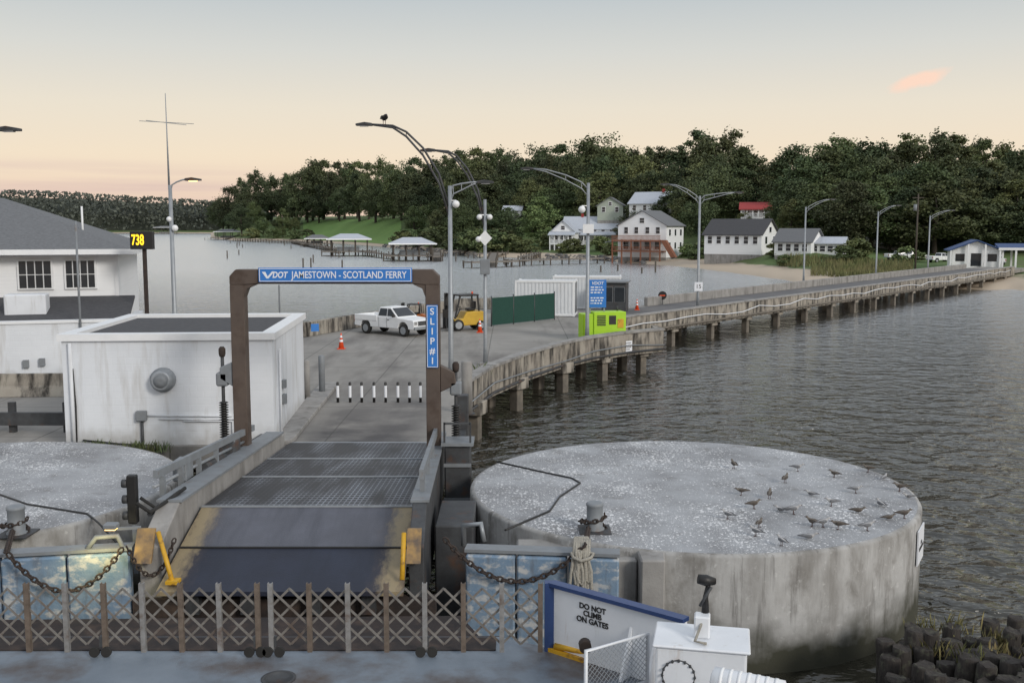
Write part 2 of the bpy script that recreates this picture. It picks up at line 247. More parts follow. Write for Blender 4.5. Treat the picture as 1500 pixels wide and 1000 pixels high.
# ---------------------------------------------------------------- mesh builder
def wl(o):
    v=V((0,0,0))
    while o: v+=o.location; o=o.parent
    return v
def tag(o,label=None,cat=None,group=None,kind=None):
    if label:o['label']=label
    if cat:o['category']=cat
    if group:o['group']=group
    if kind:o['kind']=kind
    return o
def E(name,loc,label,cat,group=None,rz=0,kind=None):
    o=bpy.data.objects.new(name,None); COL.objects.link(o); o.location=loc; o.rotation_euler=(0,0,rz); o.empty_display_size=.3
    return tag(o,label,cat,group,kind)
def copy_tree(o,parent=None):
    c=o.copy(); COL.objects.link(c); c.parent=parent
    for ch in list(o.children): copy_tree(ch,c)
    return c
class MB:
    def __init__(s): s.v=[];s.f=[];s.sm=[]
    def add(s,vs,fs,sm=False):
        k=len(s.v); s.v+=[tuple(v) for v in vs]; s.f+=[tuple(i+k for i in f) for f in fs]; s.sm+=[sm]*len(fs) if isinstance(sm,bool) else sm
        return s
    def box(s,c,d,rz=0,rx=0,ry=0):
        m=Matrix.Rotation(rz,3,'Z')@Matrix.Rotation(rx,3,'X')@Matrix.Rotation(ry,3,'Y'); c=V(c)
        vs=[c+m@V((x*d[0]/2,y*d[1]/2,z*d[2]/2)) for x in(-1,1) for y in(-1,1) for z in(-1,1)]
        return s.add(vs,[(0,1,3,2),(4,6,7,5),(0,4,5,1),(2,3,7,6),(0,2,6,4),(1,5,7,3)])
    def bb(s,x0,x1,y0,y1,z0,z1): return s.box(((x0+x1)/2,(y0+y1)/2,(z0+z1)/2),(x1-x0,y1-y0,z1-z0))
    def bar(s,a,b,w,h=None,up=V((0,0,1))):
        a,b=V(a),V(b); h=h or w; d=(b-a).normalized(); sd=d.cross(up)
        if sd.length<1e-4: sd=d.cross(V((0,1,0)))
        sd.normalize(); u=sd.cross(d)
        vs=[p+sd*(i*w/2)+u*(j*h/2) for p in(a,b) for i in(-1,1) for j in(-1,1)]
        return s.add(vs,[(0,1,3,2),(4,6,7,5),(0,4,5,1),(2,3,7,6),(0,2,6,4),(1,5,7,3)])
    def tube(s,pts,r,n=8,cap=True,closed=False):
        pts=[V(p) for p in pts]; N=len(pts); rr=r if isinstance(r,(list,tuple)) else [r]*N
        vs=[];ref=None
        for i,p in enumerate(pts):
            if closed: t=pts[(i+1)%N]-pts[i-1]
            else: t=pts[min(i+1,N-1)]-pts[max(i-1,0)]
            t.normalize()
            if ref is None: ref=V((0,0,1)) if abs(t.z)<.9 else V((1,0,0))
            a=t.cross(ref)
            if a.length<1e-4: a=t.cross(V((0,1,0)))
            a.normalize(); b=a.cross(t)
            ref=b
            for k in range(n): q=2*pi*k/n; vs.append(p+(a*cos(q)+b*sin(q))*rr[i])
        fs=[];sm=[]
        for i in range(N if closed else N-1):
            j=(i+1)%N
            for k in range(n): fs.append((i*n+k,i*n+(k+1)%n,j*n+(k+1)%n,j*n+k)); sm.append(True)
        if cap and not closed: fs+= [tuple(range(n)),tuple((N-1)*n+k for k in range(n))]; sm+=[False,False]
        return s.add(vs,fs,sm)
    def cyl(s,a,b,r,n=16,r2=None): return s.tube([a,b],[r,r if r2 is None else r2],n)
    def prism(s,poly,vec):
        n=len(poly); vec=V(vec); vs=[V(p) for p in poly]+[V(p)+vec for p in poly]
        return s.add(vs,[tuple(range(n)),tuple(range(n,2*n))]+[(i,(i+1)%n,n+(i+1)%n,n+i) for i in range(n)])
    def lathe(s,prof,c,n=32,cap=True):
        c=V(c);N=len(prof); vs=[c+V((r*cos(2*pi*k/n),r*sin(2*pi*k/n),z)) for r,z in prof for k in range(n)]
        fs=[];sm=[]
        for i in range(N-1):
            for k in range(n): fs.append((i*n+k,i*n+(k+1)%n,(i+1)*n+(k+1)%n,(i+1)*n+k)); sm.append(True)
        if cap: fs+=[tuple(range(n)),tuple((N-1)*n+k for k in range(n))]; sm+=[False,False]
        return s.add(vs,fs,sm)
    def ball(s,c,r,n=10,m=6,sc=(1,1,1)):
        prof=[(max(.001,r*sin(pi*i/m)),-r*cos(pi*i/m)) for i in range(m+1)]
        k=len(s.v); s.lathe(prof,(0,0,0),n); c=V(c)
        for i in range(k,len(s.v)): q=s.v[i]; s.v[i]=(c.x+q[0]*sc[0],c.y+q[1]*sc[1],c.z+q[2]*sc[2])
        return s
    def link(s,c,d,up,L,r):
        d=d.normalized(); up=up.normalized(); pts=[]
        for k in range(8):
            q=2*pi*k/8; pts.append(V(c)+d*(cos(q)*L*.5)+up*(sin(q)*L*.3))
        return s.tube(pts,r,5,closed=True)
    def chain(s,pts,L=.12,r=.014):
        pts=[V(p) for p in pts]; acc=0; k=0
        for a,b in zip(pts,pts[1:]):
            seg=(b-a); ln=seg.length; d=seg.normalized()
            while acc<ln:
                u=V((0,0,1)).cross(d); u=u if u.length>.1 else V((1,0,0))
                if k%2: u=u.cross(d)
                s.link(a+d*acc,d,u,L,r); k+=1; acc+=L*.72
            acc-=ln
        return s
    def build(s,name,m,parent=None,local=False,bevel=0,norm=True,seg=1):
        me=bpy.data.meshes.new(name)
        if parent is None:
            xs=[v[0] for v in s.v];ys=[v[1] for v in s.v];zs=[v[2] for v in s.v]
            off=V(((min(xs)+max(xs))/2,(min(ys)+max(ys))/2,min(zs)))
        else: off=V((0,0,0)) if local else wl(parent)
        me.from_pydata([(v[0]-off.x,v[1]-off.y,v[2]-off.z) for v in s.v],[],s.f)
        me.polygons.foreach_set('use_smooth',s.sm)
        if norm or bevel:
            bm=bmesh.new(); bm.from_mesh(me); bmesh.ops.recalc_face_normals(bm,faces=bm.faces)
            if bevel:
                ed=[e for e in bm.edges if len(e.link_faces)==2 and e.calc_face_angle(0)>.6]
                bmesh.ops.bevel(bm,geom=ed,offset=bevel,segments=seg,affect='EDGES',profile=.5)
            bm.to_mesh(me); bm.free()
        me.materials.append(MT[m] if isinstance(m,str) else m)
        o=bpy.data.objects.new(name,me); COL.objects.link(o)
        if parent is None: o.location=off
        else: o.parent=parent
        return o
def text(s,size,m,parent,loc,rot=(pi/2,0,0),shear=0,bold=.0,sx=1,name='lettering',ax='CENTER',fit=None,local=False):
    cu=bpy.data.curves.new('t','FONT'); cu.body=s; cu.size=size; cu.align_x=ax; cu.align_y='CENTER'; cu.extrude=.003; cu.offset=bold*size; cu.shear=shear
    t=bpy.data.objects.new('t',cu); COL.objects.link(t); dg=bpy.context.evaluated_depsgraph_get(); dg.update()
    me=bpy.data.meshes.new_from_object(t.evaluated_get(dg)); bpy.data.objects.remove(t); me.materials.clear(); me.materials.append(MT[m])
    if fit: xs=[v.co.x for v in me.vertices]; sx=fit/(max(xs)-min(xs))
    o=bpy.data.objects.new(name,me); COL.objects.link(o); o.parent=parent; o.location=V(loc) if local else V(loc)-wl(parent); o.rotation_euler=rot; o.scale=(sx,1,1); return o
def sag(a,b,s,n=16): a,b=V(a),V(b); return [a.lerp(b,i/n)-V((0,0,s*4*(i/n)*(1-i/n))) for i in range(n+1)]
def interp(x,t):
    if x<=t[0][0]: return t[0][1]
    for (a,b),(c,d) in zip(t,t[1:]):
        if x<=c: return b+(d-b)*(x-a)/(c-a)
    return t[-1][1]
# ---------------------------------------------------------------- camera, world, sun
cam=bpy.data.cameras.new('camera'); co=bpy.data.objects.new('camera',cam); COL.objects.link(co); S.camera=co
cam.lens=36; cam.sensor_width=36; cam.clip_end=12000; cam.clip_start=.1; co.location=(0,0,CAMH); co.rotation_euler=(pi/2-PIT,0,0)
S.view_settings.view_transform='Standard'; S.view_settings.look='None'; S.view_settings.exposure=0
W=bpy.data.worlds.new('World'); S.world=W; W.use_nodes=True; n=W.node_tree.nodes; l=W.node_tree.links; bg=n['Background']
tc=n.new('ShaderNodeTexCoord'); sx=n.new('ShaderNodeSeparateXYZ'); l.new(tc.outputs['Generated'],sx.inputs[0])
cr=n.new('ShaderNodeValToRGB'); l.new(sx.outputs['Z'],cr.inputs[0]); el=cr.color_ramp.elements
stops=[(0,(.81,.60,.48)),(.03,(.87,.675,.52)),(.065,(.89,.75,.575)),(.11,(.82,.745,.62)),(.16,(.68,.68,.64)),(.215,(.52,.57,.595)),(.30,(.51,.56,.61)),(.5,(.64,.69,.76)),(1,(.70,.75,.83))]
el[0].position=0; el[0].color=(*stops[0][1],1); el[1].position=1; el[1].color=(*stops[-1][1],1)
for p,c in stops[1:-1]: e=el.new(p); e.color=(*c,1)
def wm(op,a,b=None,c=None):
    x=n.new('ShaderNodeMath'); x.operation=op
    for i,q in enumerate((a,b,c)):
        if q is None: continue
        if isinstance(q,(int,float)): x.inputs[i].default_value=q
        else: l.new(q,x.inputs[i])
    return x.outputs[0]
def wmix(f,a,b):
    x=n.new('ShaderNodeMix'); x.data_type='RGBA'; l.new(f,x.inputs[0]); l.new(a,x.inputs[6]); x.inputs[7].default_value=(*b,1); return x.outputs[2]
mp=n.new('ShaderNodeMapping'); mp.inputs['Scale'].default_value=(3,3,70); l.new(tc.outputs['Generated'],mp.inputs[0])
nz=n.new('ShaderNodeTexNoise'); nz.inputs['Scale'].default_value=1; nz.inputs['Detail'].default_value=5; l.new(mp.outputs[0],nz.inputs['Vector'])
def mrange(src,a,b,c=0,d=1):
    r=n.new('ShaderNodeMapRange'); r.clamp=True; l.new(src,r.inputs[0])
    for i,q in enumerate((a,b,c,d)): r.inputs[i+1].default_value=q
    return r.outputs[0]
band=wm('MULTIPLY',wm('MULTIPLY',mrange(sx.outputs['Z'],.062,.035),mrange(sx.outputs['X'],-.12,-.36)),mrange(nz.outputs['Fac'],.38,.6))
col=wmix(wm('MULTIPLY',band,.65),cr.outputs[0],(.62,.45,.45))
c0=ray(1345,118).normalized(); rt=V((c0.y,-c0.x,0)).normalized(); up=rt.cross(c0); e1=(rt*.93+up*.37); e2=(up*.93-rt*.37)
def dot(vec,src):
    x=n.new('ShaderNodeVectorMath'); x.operation='DOT_PRODUCT'; l.new(src,x.inputs[0]); x.inputs[1].default_value=vec; return x.outputs['Value']
sub=n.new('ShaderNodeVectorMath'); sub.operation='SUBTRACT'; l.new(tc.outputs['Generated'],sub.inputs[0]); sub.inputs[1].default_value=c0
n2=n.new('ShaderNodeTexNoise'); n2.inputs['Scale'].default_value=70; n2.inputs['Detail'].default_value=5; l.new(tc.outputs['Generated'],n2.inputs['Vector'])
A=wm('DIVIDE',dot(e1,sub.outputs[0]),.036); B=wm('DIVIDE',dot(e2,sub.outputs[0]),.0095)
B=wm('MULTIPLY_ADD',A,.35,B)
rr=wm('ADD',wm('MULTIPLY',A,A),wm('MULTIPLY',B,B)); msk=wm('SUBTRACT',wm('SUBTRACT',1.3,rr),wm('MULTIPLY',n2.outputs['Fac'],1.2))
msk=wm('MULTIPLY',mrange(msk,0,.6),mrange(sx.outputs['Y'],0,.1))
col=wmix(wm('MULTIPLY',msk,.9),col,(1.0,.70,.55))
sk=n.new('ShaderNodeTexSky'); sk.sky_type='NISHITA'; sk.sun_disc=False; sk.sun_elevation=RD(24); sk.sun_rotation=RD(126)
ad=n.new('ShaderNodeMix'); ad.data_type='RGBA'; ad.blend_type='ADD'; ad.inputs[0].default_value=.002; l.new(col,ad.inputs[6]); l.new(sk.outputs[0],ad.inputs[7])
l.new(ad.outputs[2],bg.inputs[0]); bg.inputs[1].default_value=1.0
sl=bpy.data.lights.new('sun','SUN'); sl.energy=1.8; sl.angle=RD(14); sl.color=(1,.94,.86); so=bpy.data.objects.new('sun',sl); COL.objects.link(so)
so.rotation_euler=V((.60,-.68,.42)).to_track_quat('Z','Y').to_euler()
# ---------------------------------------------------------------- water, terrain
m=MB(); m.add([(-6000,-300,0),(6000,-300,0),(6000,9000,0),(-6000,9000,0)],[(0,1,2,3)]); tag(m.build('water','water',norm=False),kind='structure',label='rippled silver grey river water around the pier')
SH=[(300,640),(320,640),(345,615),(430,570),(520,472),(600,375),(690,290),(760,278),(850,262),(930,236),(1000,214),(1060,193),(1120,171),(1170,154),(1230,148),(1300,146),(1400,138),(1500,136),(1700,130),(2300,120)]
T1=[(-8,-2.2),(-3,-.8),(0,-.08),(4,.7),(12,1.3),(30,2.6),(50,4.5),(75,8.5),(110,12),(200,15),(900,17)]
T2=[(-8,-2.2),(-3,-.8),(0,-.08),(4,.6),(12,1.05),(30,1.85),(60,2.6),(90,7),(130,12),(220,15),(900,17)]
T3=[(-8,-1.8),(-3,-.6),(0,-.05),(4,.42),(12,.72),(22,1.08),(34,2.6),(50,4.5),(75,8.5),(110,12),(200,15),(900,17)]
def Ys(px): return interp(px,SH)
def terr(px,t):
    k=min(1,max(0,(px-1180)/120)); s=min(1,max(0,(px-925)/40)); z=(interp(t,T1)*(1-s)+interp(t,T3)*s)*(1-k)+interp(t,T2)*k
    e=min(1,max(0,(px-306)/45)); return z*e-1.5*(1-e)
def XY(px,Y): return (px-750)/1509*Y
def ground(px,Y): return terr(px,Y-Ys(px))
pxs=[300+12*i for i in range(102)]+[1550,1650,1800,2000,2300]
ts=[-8,-3,0,2,4,8,12,20,30,40,50,62,75,90,110,150,200,300,500,900]
def tpt(p,t):
    Y=Ys(p)+t+(4*noise.noise(V((p*.03,t*.01,3))) if t>-1 else 0); z=terr(p,t)+(.35*noise.noise(V((p*.05,t*.06,1)))*min(1,max(0,t/25)))
    return V((XY(p,Y),Y,z))
def sheet(PX,TS,dz=0):
    m=MB(); vs=[tpt(p,t)+V((0,0,dz)) for p in PX for t in TS]; k=len(TS)
    m.add(vs,[(i*k+j,(i+1)*k+j,(i+1)*k+j+1,i*k+j+1) for i in range(len(PX)-1) for j in range(k-1)],True); return m
tag(sheet(pxs,ts).build('hillside','terrain',norm=False),kind='structure',label='grassy wooded shore with sand beach at the waterline')
tag(sheet([444+12*i for i in range(13)],[8,12,20,30,40,50,62,75,90,110],.12).build('lawn','lawn',norm=False),kind='structure',label='bright mown lawn sloping down to the boathouses')
m=MB(); vs=[];fs=[]
for i in range(40):
    x=-1500+i*32; e=max(0,min(1,(-240-x)/60))
    for t,z in ((-15,-1),(0,.3),(40,3),(300,6)): vs.append((x,1200+t+15*noise.noise(V((i*.3,0,0))),z*e-(1-e)*1.2))
for i in range(39):
    for j in range(3): fs.append((i*4+j,(i+1)*4+j,(i+1)*4+j+1,i*4+j+1))
m.add(vs,fs,True); tag(m.build('far_shore','terrain',norm=False),kind='structure',label='low far shore across the inlet')
# ---------------------------------------------------------------- foliage meshes
def leaf(vs,fs,p,s):
    a=V((random.gauss(0,1),random.gauss(0,1),random.gauss(0,1))).normalized(); b=a.orthogonal().normalized(); c=a.cross(b)
    q=random.random()*pi; b,c=b*cos(q)+c*sin(q),c*cos(q)-b*sin(q); k=len(vs)
    vs+= [p-b*s-c*s*.5,p+b*s*.3-c*s*.7,p+b*s+c*s*.4,p-b*s*.2+c*s*.7]; fs.append((k,k+1,k+2,k+3))
def crown(seed,nc,npc,a,c,zc,smin,smax,top=1.,rmin=.12,rmax=.27):
    random.seed(seed); vs=[];fs=[]; lx,ly=random.uniform(-.25,.25),random.uniform(-.25,.25)
    for i in range(nc):
        while 1:
            q=V((random.uniform(-1,1),random.uniform(-1,1),random.uniform(-1,1)))
            if .3<q.length<1 and noise.noise(q*1.3+V((seed*7,0,0)))>-.28: break
        tp=1-.5*max(0,q.z)*top
        cc=V((q.x*a*tp+lx*q.z*a*.4,q.y*a*tp+ly*q.z*a*.4,zc+q.z*c)); r=random.uniform(rmin,rmax)*a
        for j in range(npc):
            d=V((random.gauss(0,1),random.gauss(0,1),random.gauss(0,1)))*r*.6; d.z*=.7
            leaf(vs,fs,cc+d,random.uniform(smin,smax))
    me=bpy.data.meshes.new('crown'); me.from_pydata(vs,[],fs); return me
def crownmats(me):
    out={}
    for k in ('leafD','leafM','leafL'):
        c=me.copy(); c.materials.append(MT[k]); out[k]=c
    return out
CR=[crownmats(crown(s,74,125,7.0,8.6,10.6,.18,.36)) for s in (1,2,3,4,5)]+[crownmats(crown(9,60,125,5.2,9.2,10.6,.18,.35,1.3)),crownmats(crown(10,66,125,6.8,7.6,11.6,.18,.36,.4)),crownmats(crown(13,58,125,5.2,9.2,10.2,.18,.34,1.2))]
NV=len(CR)
BU=[crownmats(crown(s,26,80,1.9,1.6,1.6,.11,.22)) for s in (11,12)]
def trunkmesh(seed):
    random.seed(seed); t=MB(); t.tube([(0,0,-4),(0,0,0),(.2,.1,5),(-.1,.2,10),(.2,0,15)],[.55,.45,.36,.25,.06],7)
    for k in range(6):
        a=random.random()*6.28; z=random.uniform(4.5,10); L=random.uniform(2.5,4.5)
        t.tube([(0,.1,z),(cos(a)*L*.5,sin(a)*L*.5,z+1.5),(cos(a)*L,sin(a)*L,z+L*.8)],[.18,.12,.04],5)
    o=t.build('trunk','bark',norm=False); me=o.data; bpy.data.objects.remove(o)
    for v in me.vertices: v.co.z+=-4
    return me
TR=[trunkmesh(s) for s in (21,22)]
random.seed(5)
def tree(X,Y,zb,H,tone,label,group=None,wf=1.,var=None,name='broadleaf_tree'):
    o=E(name,(X,Y,zb),label,'tree',group,random.random()*6.28); k=H/20
    var=random.randrange(NV) if var is None else var
    c=bpy.data.objects.new('crown',CR[var][tone]); t=bpy.data.objects.new('trunk',TR[var%2])
    for q in (c,t): COL.objects.link(q); q.parent=o
    w=wf*(k**.6)*random.uniform(.85,1.2); o.scale=(w,w*random.uniform(.85,1.15),k); return o
def bush(X,Y,zb,H,tone,label,group,wf=1.):
    o=E('shrub',(X,Y,zb),label,'shrub',group,random.random()*6.28); c=bpy.data.objects.new('foliage',BU[random.randrange(2)][tone]); COL.objects.link(c); c.parent=o
    t=MB(); t.tube([(0,0,-1),(.1,0,1),(.1,.2,2.2)],[.12,.08,.03],5); t.build('stem','bark',o,local=True,norm=False)
    k=H/3.3; o.scale=(k*wf,k*wf,k); return o
PROF=[(322,292),(332,280),(345,262),(375,250),(400,262),(430,250),(468,232),(500,240),(560,228),(600,235),(650,224),(700,210),(740,214),(780,215),(810,207),(850,204),(890,199),(930,215),(960,215),(1000,200),(1050,193),(1080,198),(1108,246),(1130,240),(1160,212),(1200,205),(1250,201),(1300,206),(1350,189),(1400,200),(1450,206),(1520,212)]
def region(px):
    if px<620: return ('dark broadleaf tree of the dense wood above the lawn across the water','trees of the wood above the lawn')
    if px<1110: return ('dark broadleaf tree of the dense wood behind the hillside houses','trees of the wood behind the houses')
    return ('dark broadleaf tree of the dense wood beyond the causeway end','trees of the wood beyond the causeway')
def put(px,t,top,tone,wf=1.,lab=None,grp=None,var=None):
    Y=Ys(px)+t; zb=ground(px,Y); X=XY(px,Y); zt=P(px,top,Y).z
    if zt-zb<4: return
    r=region(px); return tree(X,Y,zb,(zt-zb)*1.02,tone,lab or r[0],grp or (r[1] if lab is None else None),wf,var)
TN=['leafD','leafD','leafD','leafM','leafM','leafL']
px=326
while px<1525:
    put(px,random.uniform(105,150),interp(px,PROF)+random.uniform(-5,9),random.choice(TN[:4]),1.2)
    px+=random.uniform(18,28)*(1 if px>600 else .75)
px=335
while px<1525:
    if not(1088<px<1128): put(px,random.uniform(85,104),interp(px,PROF)+random.uniform(12,42),random.choice(TN[:4]),1.2)
    px+=random.uniform(20,32)
px=345
while px<1525:
    if not(455<px<585 or 1085<px<1130): put(px,random.uniform(68,84),interp(px,PROF)+random.uniform(40,68),random.choice(TN[1:5]),1.15)
    px+=random.uniform(22,34)
px=355
while px<1525:
    if not(430<px<585 or 1080<px<1132 or 1150<px<1250): put(px,random.uniform(60,67),interp(px,PROF)+random.uniform(70,94),random.choice(TN[1:5]),1.3)
    px+=random.uniform(28,42)
for i,(px,t,top,tone,wf,lab) in enumerate([
 (792,30,289,'leafL',1.15,'pale green rounded tree at the shore left of the grey porch house'),
 (415,22,306,'leafL',1.2,'light green tree at the water edge left of the lawn'),
 (432,32,318,'leafM',1.2,'low green tree on the left edge of the lawn'),
 (385,25,318,'leafM',1.2,'bushy tree on the point behind the far boathouse'),
 (352,20,300,'leafD',1.,'dark tree near the tip of the point'),
 (606,30,300,'leafM',1.1,'mid green tree just right of the lawn'),
 (640,30,306,'leafD',1.2,'dark shore tree behind the second boathouse'),
 (675,34,296,'leafM',1.1,'green shore tree above the timber dock'),
 (715,38,322,'leafM',1.2,'round low tree left of the pale shore tree'),
 (745,40,302,'leafD',1.,'dark tree just behind the pale shore tree'),
 (1025,48,264,'leafD',.8,'dark tree between the brown decked house and the red roofed house'),
 (1160,62,290,'leafM',1.1,'green tree behind the low white cottage'),
 (1245,60,262,'leafD',1.,'dark tree left of the small white hill house'),
 (1330,75,290,'leafM',1.1,'green tree right of the small white hill house'),
 (1420,80,280,'leafD',1.2,'dark tree above the white pavilion'),
 (1490,70,282,'leafD',1.2,'dark tree at the far right behind the pavilion'),
 (1062,70,300,'leafM',.8,'green tree left of the red roofed house'),
 (1146,70,310,'leafL',.8,'light green small tree right of the red roofed house'),
 (1090,62,308,'leafM',.55,'small green tree screening the left side of the red roofed house'),
 (1124,58,312,'leafD',.5,'small dark tree screening the right side of the red roofed house'),
 (915,46,322,'leafM',.8,'small green tree between the porch house and the decked house'),
 (848,50,312,'leafD',.8,'small dark tree behind the grey gabled house'),
 ]): put(px,t,top,tone,wf,lab)
for px,t,H in ((590,22,5),(597,14,5),(615,16,6),(660,10,5),(685,14,6),(700,12,6.5),(725,14,6),(750,12,5),(770,10,4),(840,14,4),(826,12,3),(895,12,3),(1010,26,3),(1020,22,2.5),(1150,26,2),(455,10,3),(450,22,5),(430,10,5),(1240,34,3),(1255,38,4),(1330,40,3),(400,10,6),(370,12,6),(630,12,6),(645,18,7),(735,22,6),(610,8,4),(672,8,4),(712,7,4),(810,24,5),(880,22,4),(1030,30,3),(1140,34,3)):
    Y=Ys(px)+t; bush(XY(px,Y),Y,ground(px,Y)-.2,H,random.choice(['leafM','leafL','leafM']),'low green shrub growing along the far shore','shrubs along the far shore',1.5)
vs=[];fs=[]
def fh(x): return (36+min(18,max(0,(-x-330)*.055))+6*noise.noise(V((x*.012,0,0)))+5*noise.noise(V((x*.05,2,0))))*min(1,max(.12,(-255-x)/60))
xs=[-1400+8*i for i in range(143)]
for x in xs: h=fh(x); vs+=[V((x,1262,-1)),V((x,1262,h*.5)),V((x,1275,h*.86+2*noise.noise(V((x*.2,0,5)))))]
fs+=[(i*3+j,i*3+3+j,i*3+4+j,i*3+1+j) for i in range(142) for j in (0,1)]
for i in range(19000):
    x=random.uniform(-1400,-262); h=fh(x); z=h*(random.random()**.5); leaf(vs,fs,V((x,1240+random.uniform(-20,30)*(1-z/h*.4),z+1)),random.uniform(1.2,2.4))
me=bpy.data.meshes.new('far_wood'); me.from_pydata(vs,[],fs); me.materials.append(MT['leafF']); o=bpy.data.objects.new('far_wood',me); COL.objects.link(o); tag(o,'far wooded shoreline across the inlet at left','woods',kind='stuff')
vs=[];fs=[]
for i in range(6000):
    px=random.uniform(1140,1340); t=random.uniform(9,36)
    if px<1190 and t<24: continue
    Y=Ys(px)+t; p=V((XY(px,Y),Y,ground(px,Y)-.1)); h=random.uniform(.5,1.3); a=random.random()*3.14; k=len(vs); d=V((cos(a),sin(a),0))*.09; ln=V((random.uniform(-.2,.2),random.uniform(-.2,.2),h))
    vs+=[p-d,p+d,p+ln]; fs.append((k,k+1,k+2))
me=bpy.data.meshes.new('marsh_grass'); me.from_pydata(vs,[],fs); me.materials.append(MT['grassblade']); o=bpy.data.objects.new('marsh_grass',me); COL.objects.link(o); tag(o,'tall marsh grass behind the sand beach','grass',kind='stuff')
m=MB()
for i in range(260):
    px=random.choice([random.uniform(800,945),random.uniform(1290,1400),random.uniform(560,700)]); t=random.uniform(-1,5); Y=Ys(px)+t; r=random.uniform(.35,.8)
    m.ball((XY(px,Y),Y,terr(px,t)+.1),r,6,4,(random.uniform(.8,1.3),1,.65))
tag(m.build('riprap','rock'),'grey boulders heaped along the far waterline','rocks',kind='stuff')
# ---------------------------------------------------------------- pier deck
DK=2.1
EDGE=[(-1.7,29.6),(-1.95,35),(-2.0,39),(-1.14,43.3),(.49,48),(2.28,52),(4.1,55),(6.3,57.5),(8.6,59.3)]
CN=[(6.0,65.5),(73.7,151)]; CF=[(68.2,155.3),(9.5,81.3)]
POLY=[(-45,29.2),(-7,29.4)]+EDGE+[(8.0,61.3)]+CN+[(79,157.7),(73.5,162)]+CF+[(4,82),(-4,79),(-9.6,66),(-12,59.5),(-15.5,57.5),(-45,57.5)]
m=MB(); m.prism([(x,y,DK) for x,y in POLY],(0,0,-.55)); tag(m.build('pier_deck','road'),kind='structure',label='concrete pier deck and causeway road')
def wallpath(mb,pts,w,z0,z1):
    for (a,b) in zip(pts,pts[1:]):
        a=V((*a,0));b=V((*b,0)); mb.bar(a+V((0,0,(z0+z1)/2)),b+V((0,0,(z0+z1)/2)),w,z1-z0)
def off(pts,d):
    out=[]
    for i,p in enumerate(pts):
        a=V(pts[max(i-1,0)]);b=V(pts[min(i+1,len(pts)-1)]); t=(b-a).normalized(); out.append((p[0]+t.y*d,p[1]-t.x*d))
    return out
r=E('pier_edge_wall',(2,50,1.3),'curved stained concrete edge beam of the pier beside the ramp','wall')
m=MB(); wallpath(m,off(EDGE[2:],.12),.4,1.25,2.5); m.bb(8.45,8.85,59.4,62,1.25,2.5); m.build('edge_beam','fascia',r,bevel=.02)
m=MB(); wallpath(m,off(EDGE[2:],.14),.5,2.5,2.62); m.build('coping','conc',r)
m=MB(); m.tube([(x,y,1.75+.12*sin(i*1.7)) for i,(x,y) in enumerate(off(EDGE[2:],.42))],.035,6); m.build('conduit','gray',r)
m=MB(); m.tube([(x,y,1.45) for i,(x,y) in enumerate(off(EDGE[2:],.42))],.06,6); m.build('pipe','darksteel',r)
cd=(V(CN[1])-V(CN[0])); CL=cd.length; cd.normalize(); cn=V((cd.y,-cd.x))
def CW(s,o=0,z=DK): q=V(CN[0])+cd*s+cn*o; return V((q.x,q.y,z))
m=MB(); m.add([CW(4,-6.3,DK+.004),CW(4,-.25,DK+.004),CW(CL,-.25,DK+.004),CW(CL,-6.3,DK+.004)],[(0,1,2,3)]); tag(m.build('causeway_road','asphalt'),kind='structure',label='dark asphalt road along the causeway')
r=E('causeway_parapet',CW(30,.1,1.3),'long weathered concrete parapet on the near side of the causeway','wall')
m=MB(); k=0
for s in range(0,int(CL),5):
    m.bar(CW(s+.03,.1,1.9),CW(min(s+4.97,CL),.1,1.9),.38,1.25)
m.build('parapet_panel','fascia',r,bevel=.02)
m=MB(); m.bar(CW(0,.12,2.58),CW(CL,.12,2.58),.48,.1); m.build('coping','conc',r)
random.seed(3); m=MB(); m.tube([CW(s,.4,2.0+random.uniform(-.2,.2)) for s in range(1,int(CL),3)],.04,6); m.build('conduit','white',r)
m=MB(); m.tube([CW(s,.42,1.5) for s in range(1,int(CL),6)],.09,6); m.build('pipe','pile',r)
r=E('causeway_barrier',CW(40,-6.7,2.1),'low concrete barrier on the far side of the causeway','wall')
m=MB(); m.bar(CW(16,-6.6,2.45),CW(CL,-6.6,2.45),.35,.72); m.build('barrier_wall','conc',r,bevel=.03)
def bent(c,d,w,label,group):
    o=E('pile_bent',(c.x,c.y,0),label,'pier support',group,atan2(d.y,d.x)); m=MB(); m.box((0,0,1.28),(w+.8,.9,.54)); m.build('pile_cap','fascia',o,local=True,bevel=.03)
    for x in (-w/2,0,w/2): m=MB(); m.box((x,0,-.4),(.46,.46,2.85)); m.build('pile','pile',o,local=True,bevel=.03)
for i in range(18):
    c=CW(3+i*6,-3.1,0)
    if i==0: continue
    bent(c,cn,5.6,'concrete pile bent under the straight causeway','pile bents under the causeway')
for i,(a,b) in enumerate([((-1.5,40.5),(-1,.3)),((.2,47),(-.8,.6)),((2.6,52.2),(-.75,.66)),((5.0,56.2),(-.7,.72)),((7.5,59),(-.6,.8))]):
    d=V(b).normalized(); c=V(a)+d*1.6; bent(c,d,3.2,['concrete pile bent beside the steel lift tower','pile bent under the curved pier nearest the tall twin lamp','pile bent under the middle of the curved pier','pile bent below the lime green cabinet','pile bent under the square end of the curved pier'][i],None)
r=E('deck_barrier',(-11,62,2.1),'low brown stained concrete barrier behind the white pickup','wall')
m=MB(); wallpath(m,[(-15.4,57.2),(-12,59.2),(-9.5,65.8),(-4,78.7),(4,81.7)],.35,2.1,2.95); m.build('barrier_wall','fascia',r,bevel=.03)
m=MB(); p=P(464,477,58.0); m.box((p.x,57.45,p.z-.05),(.45,.03,.42),.5); m.build('blue_marker','blue',r)
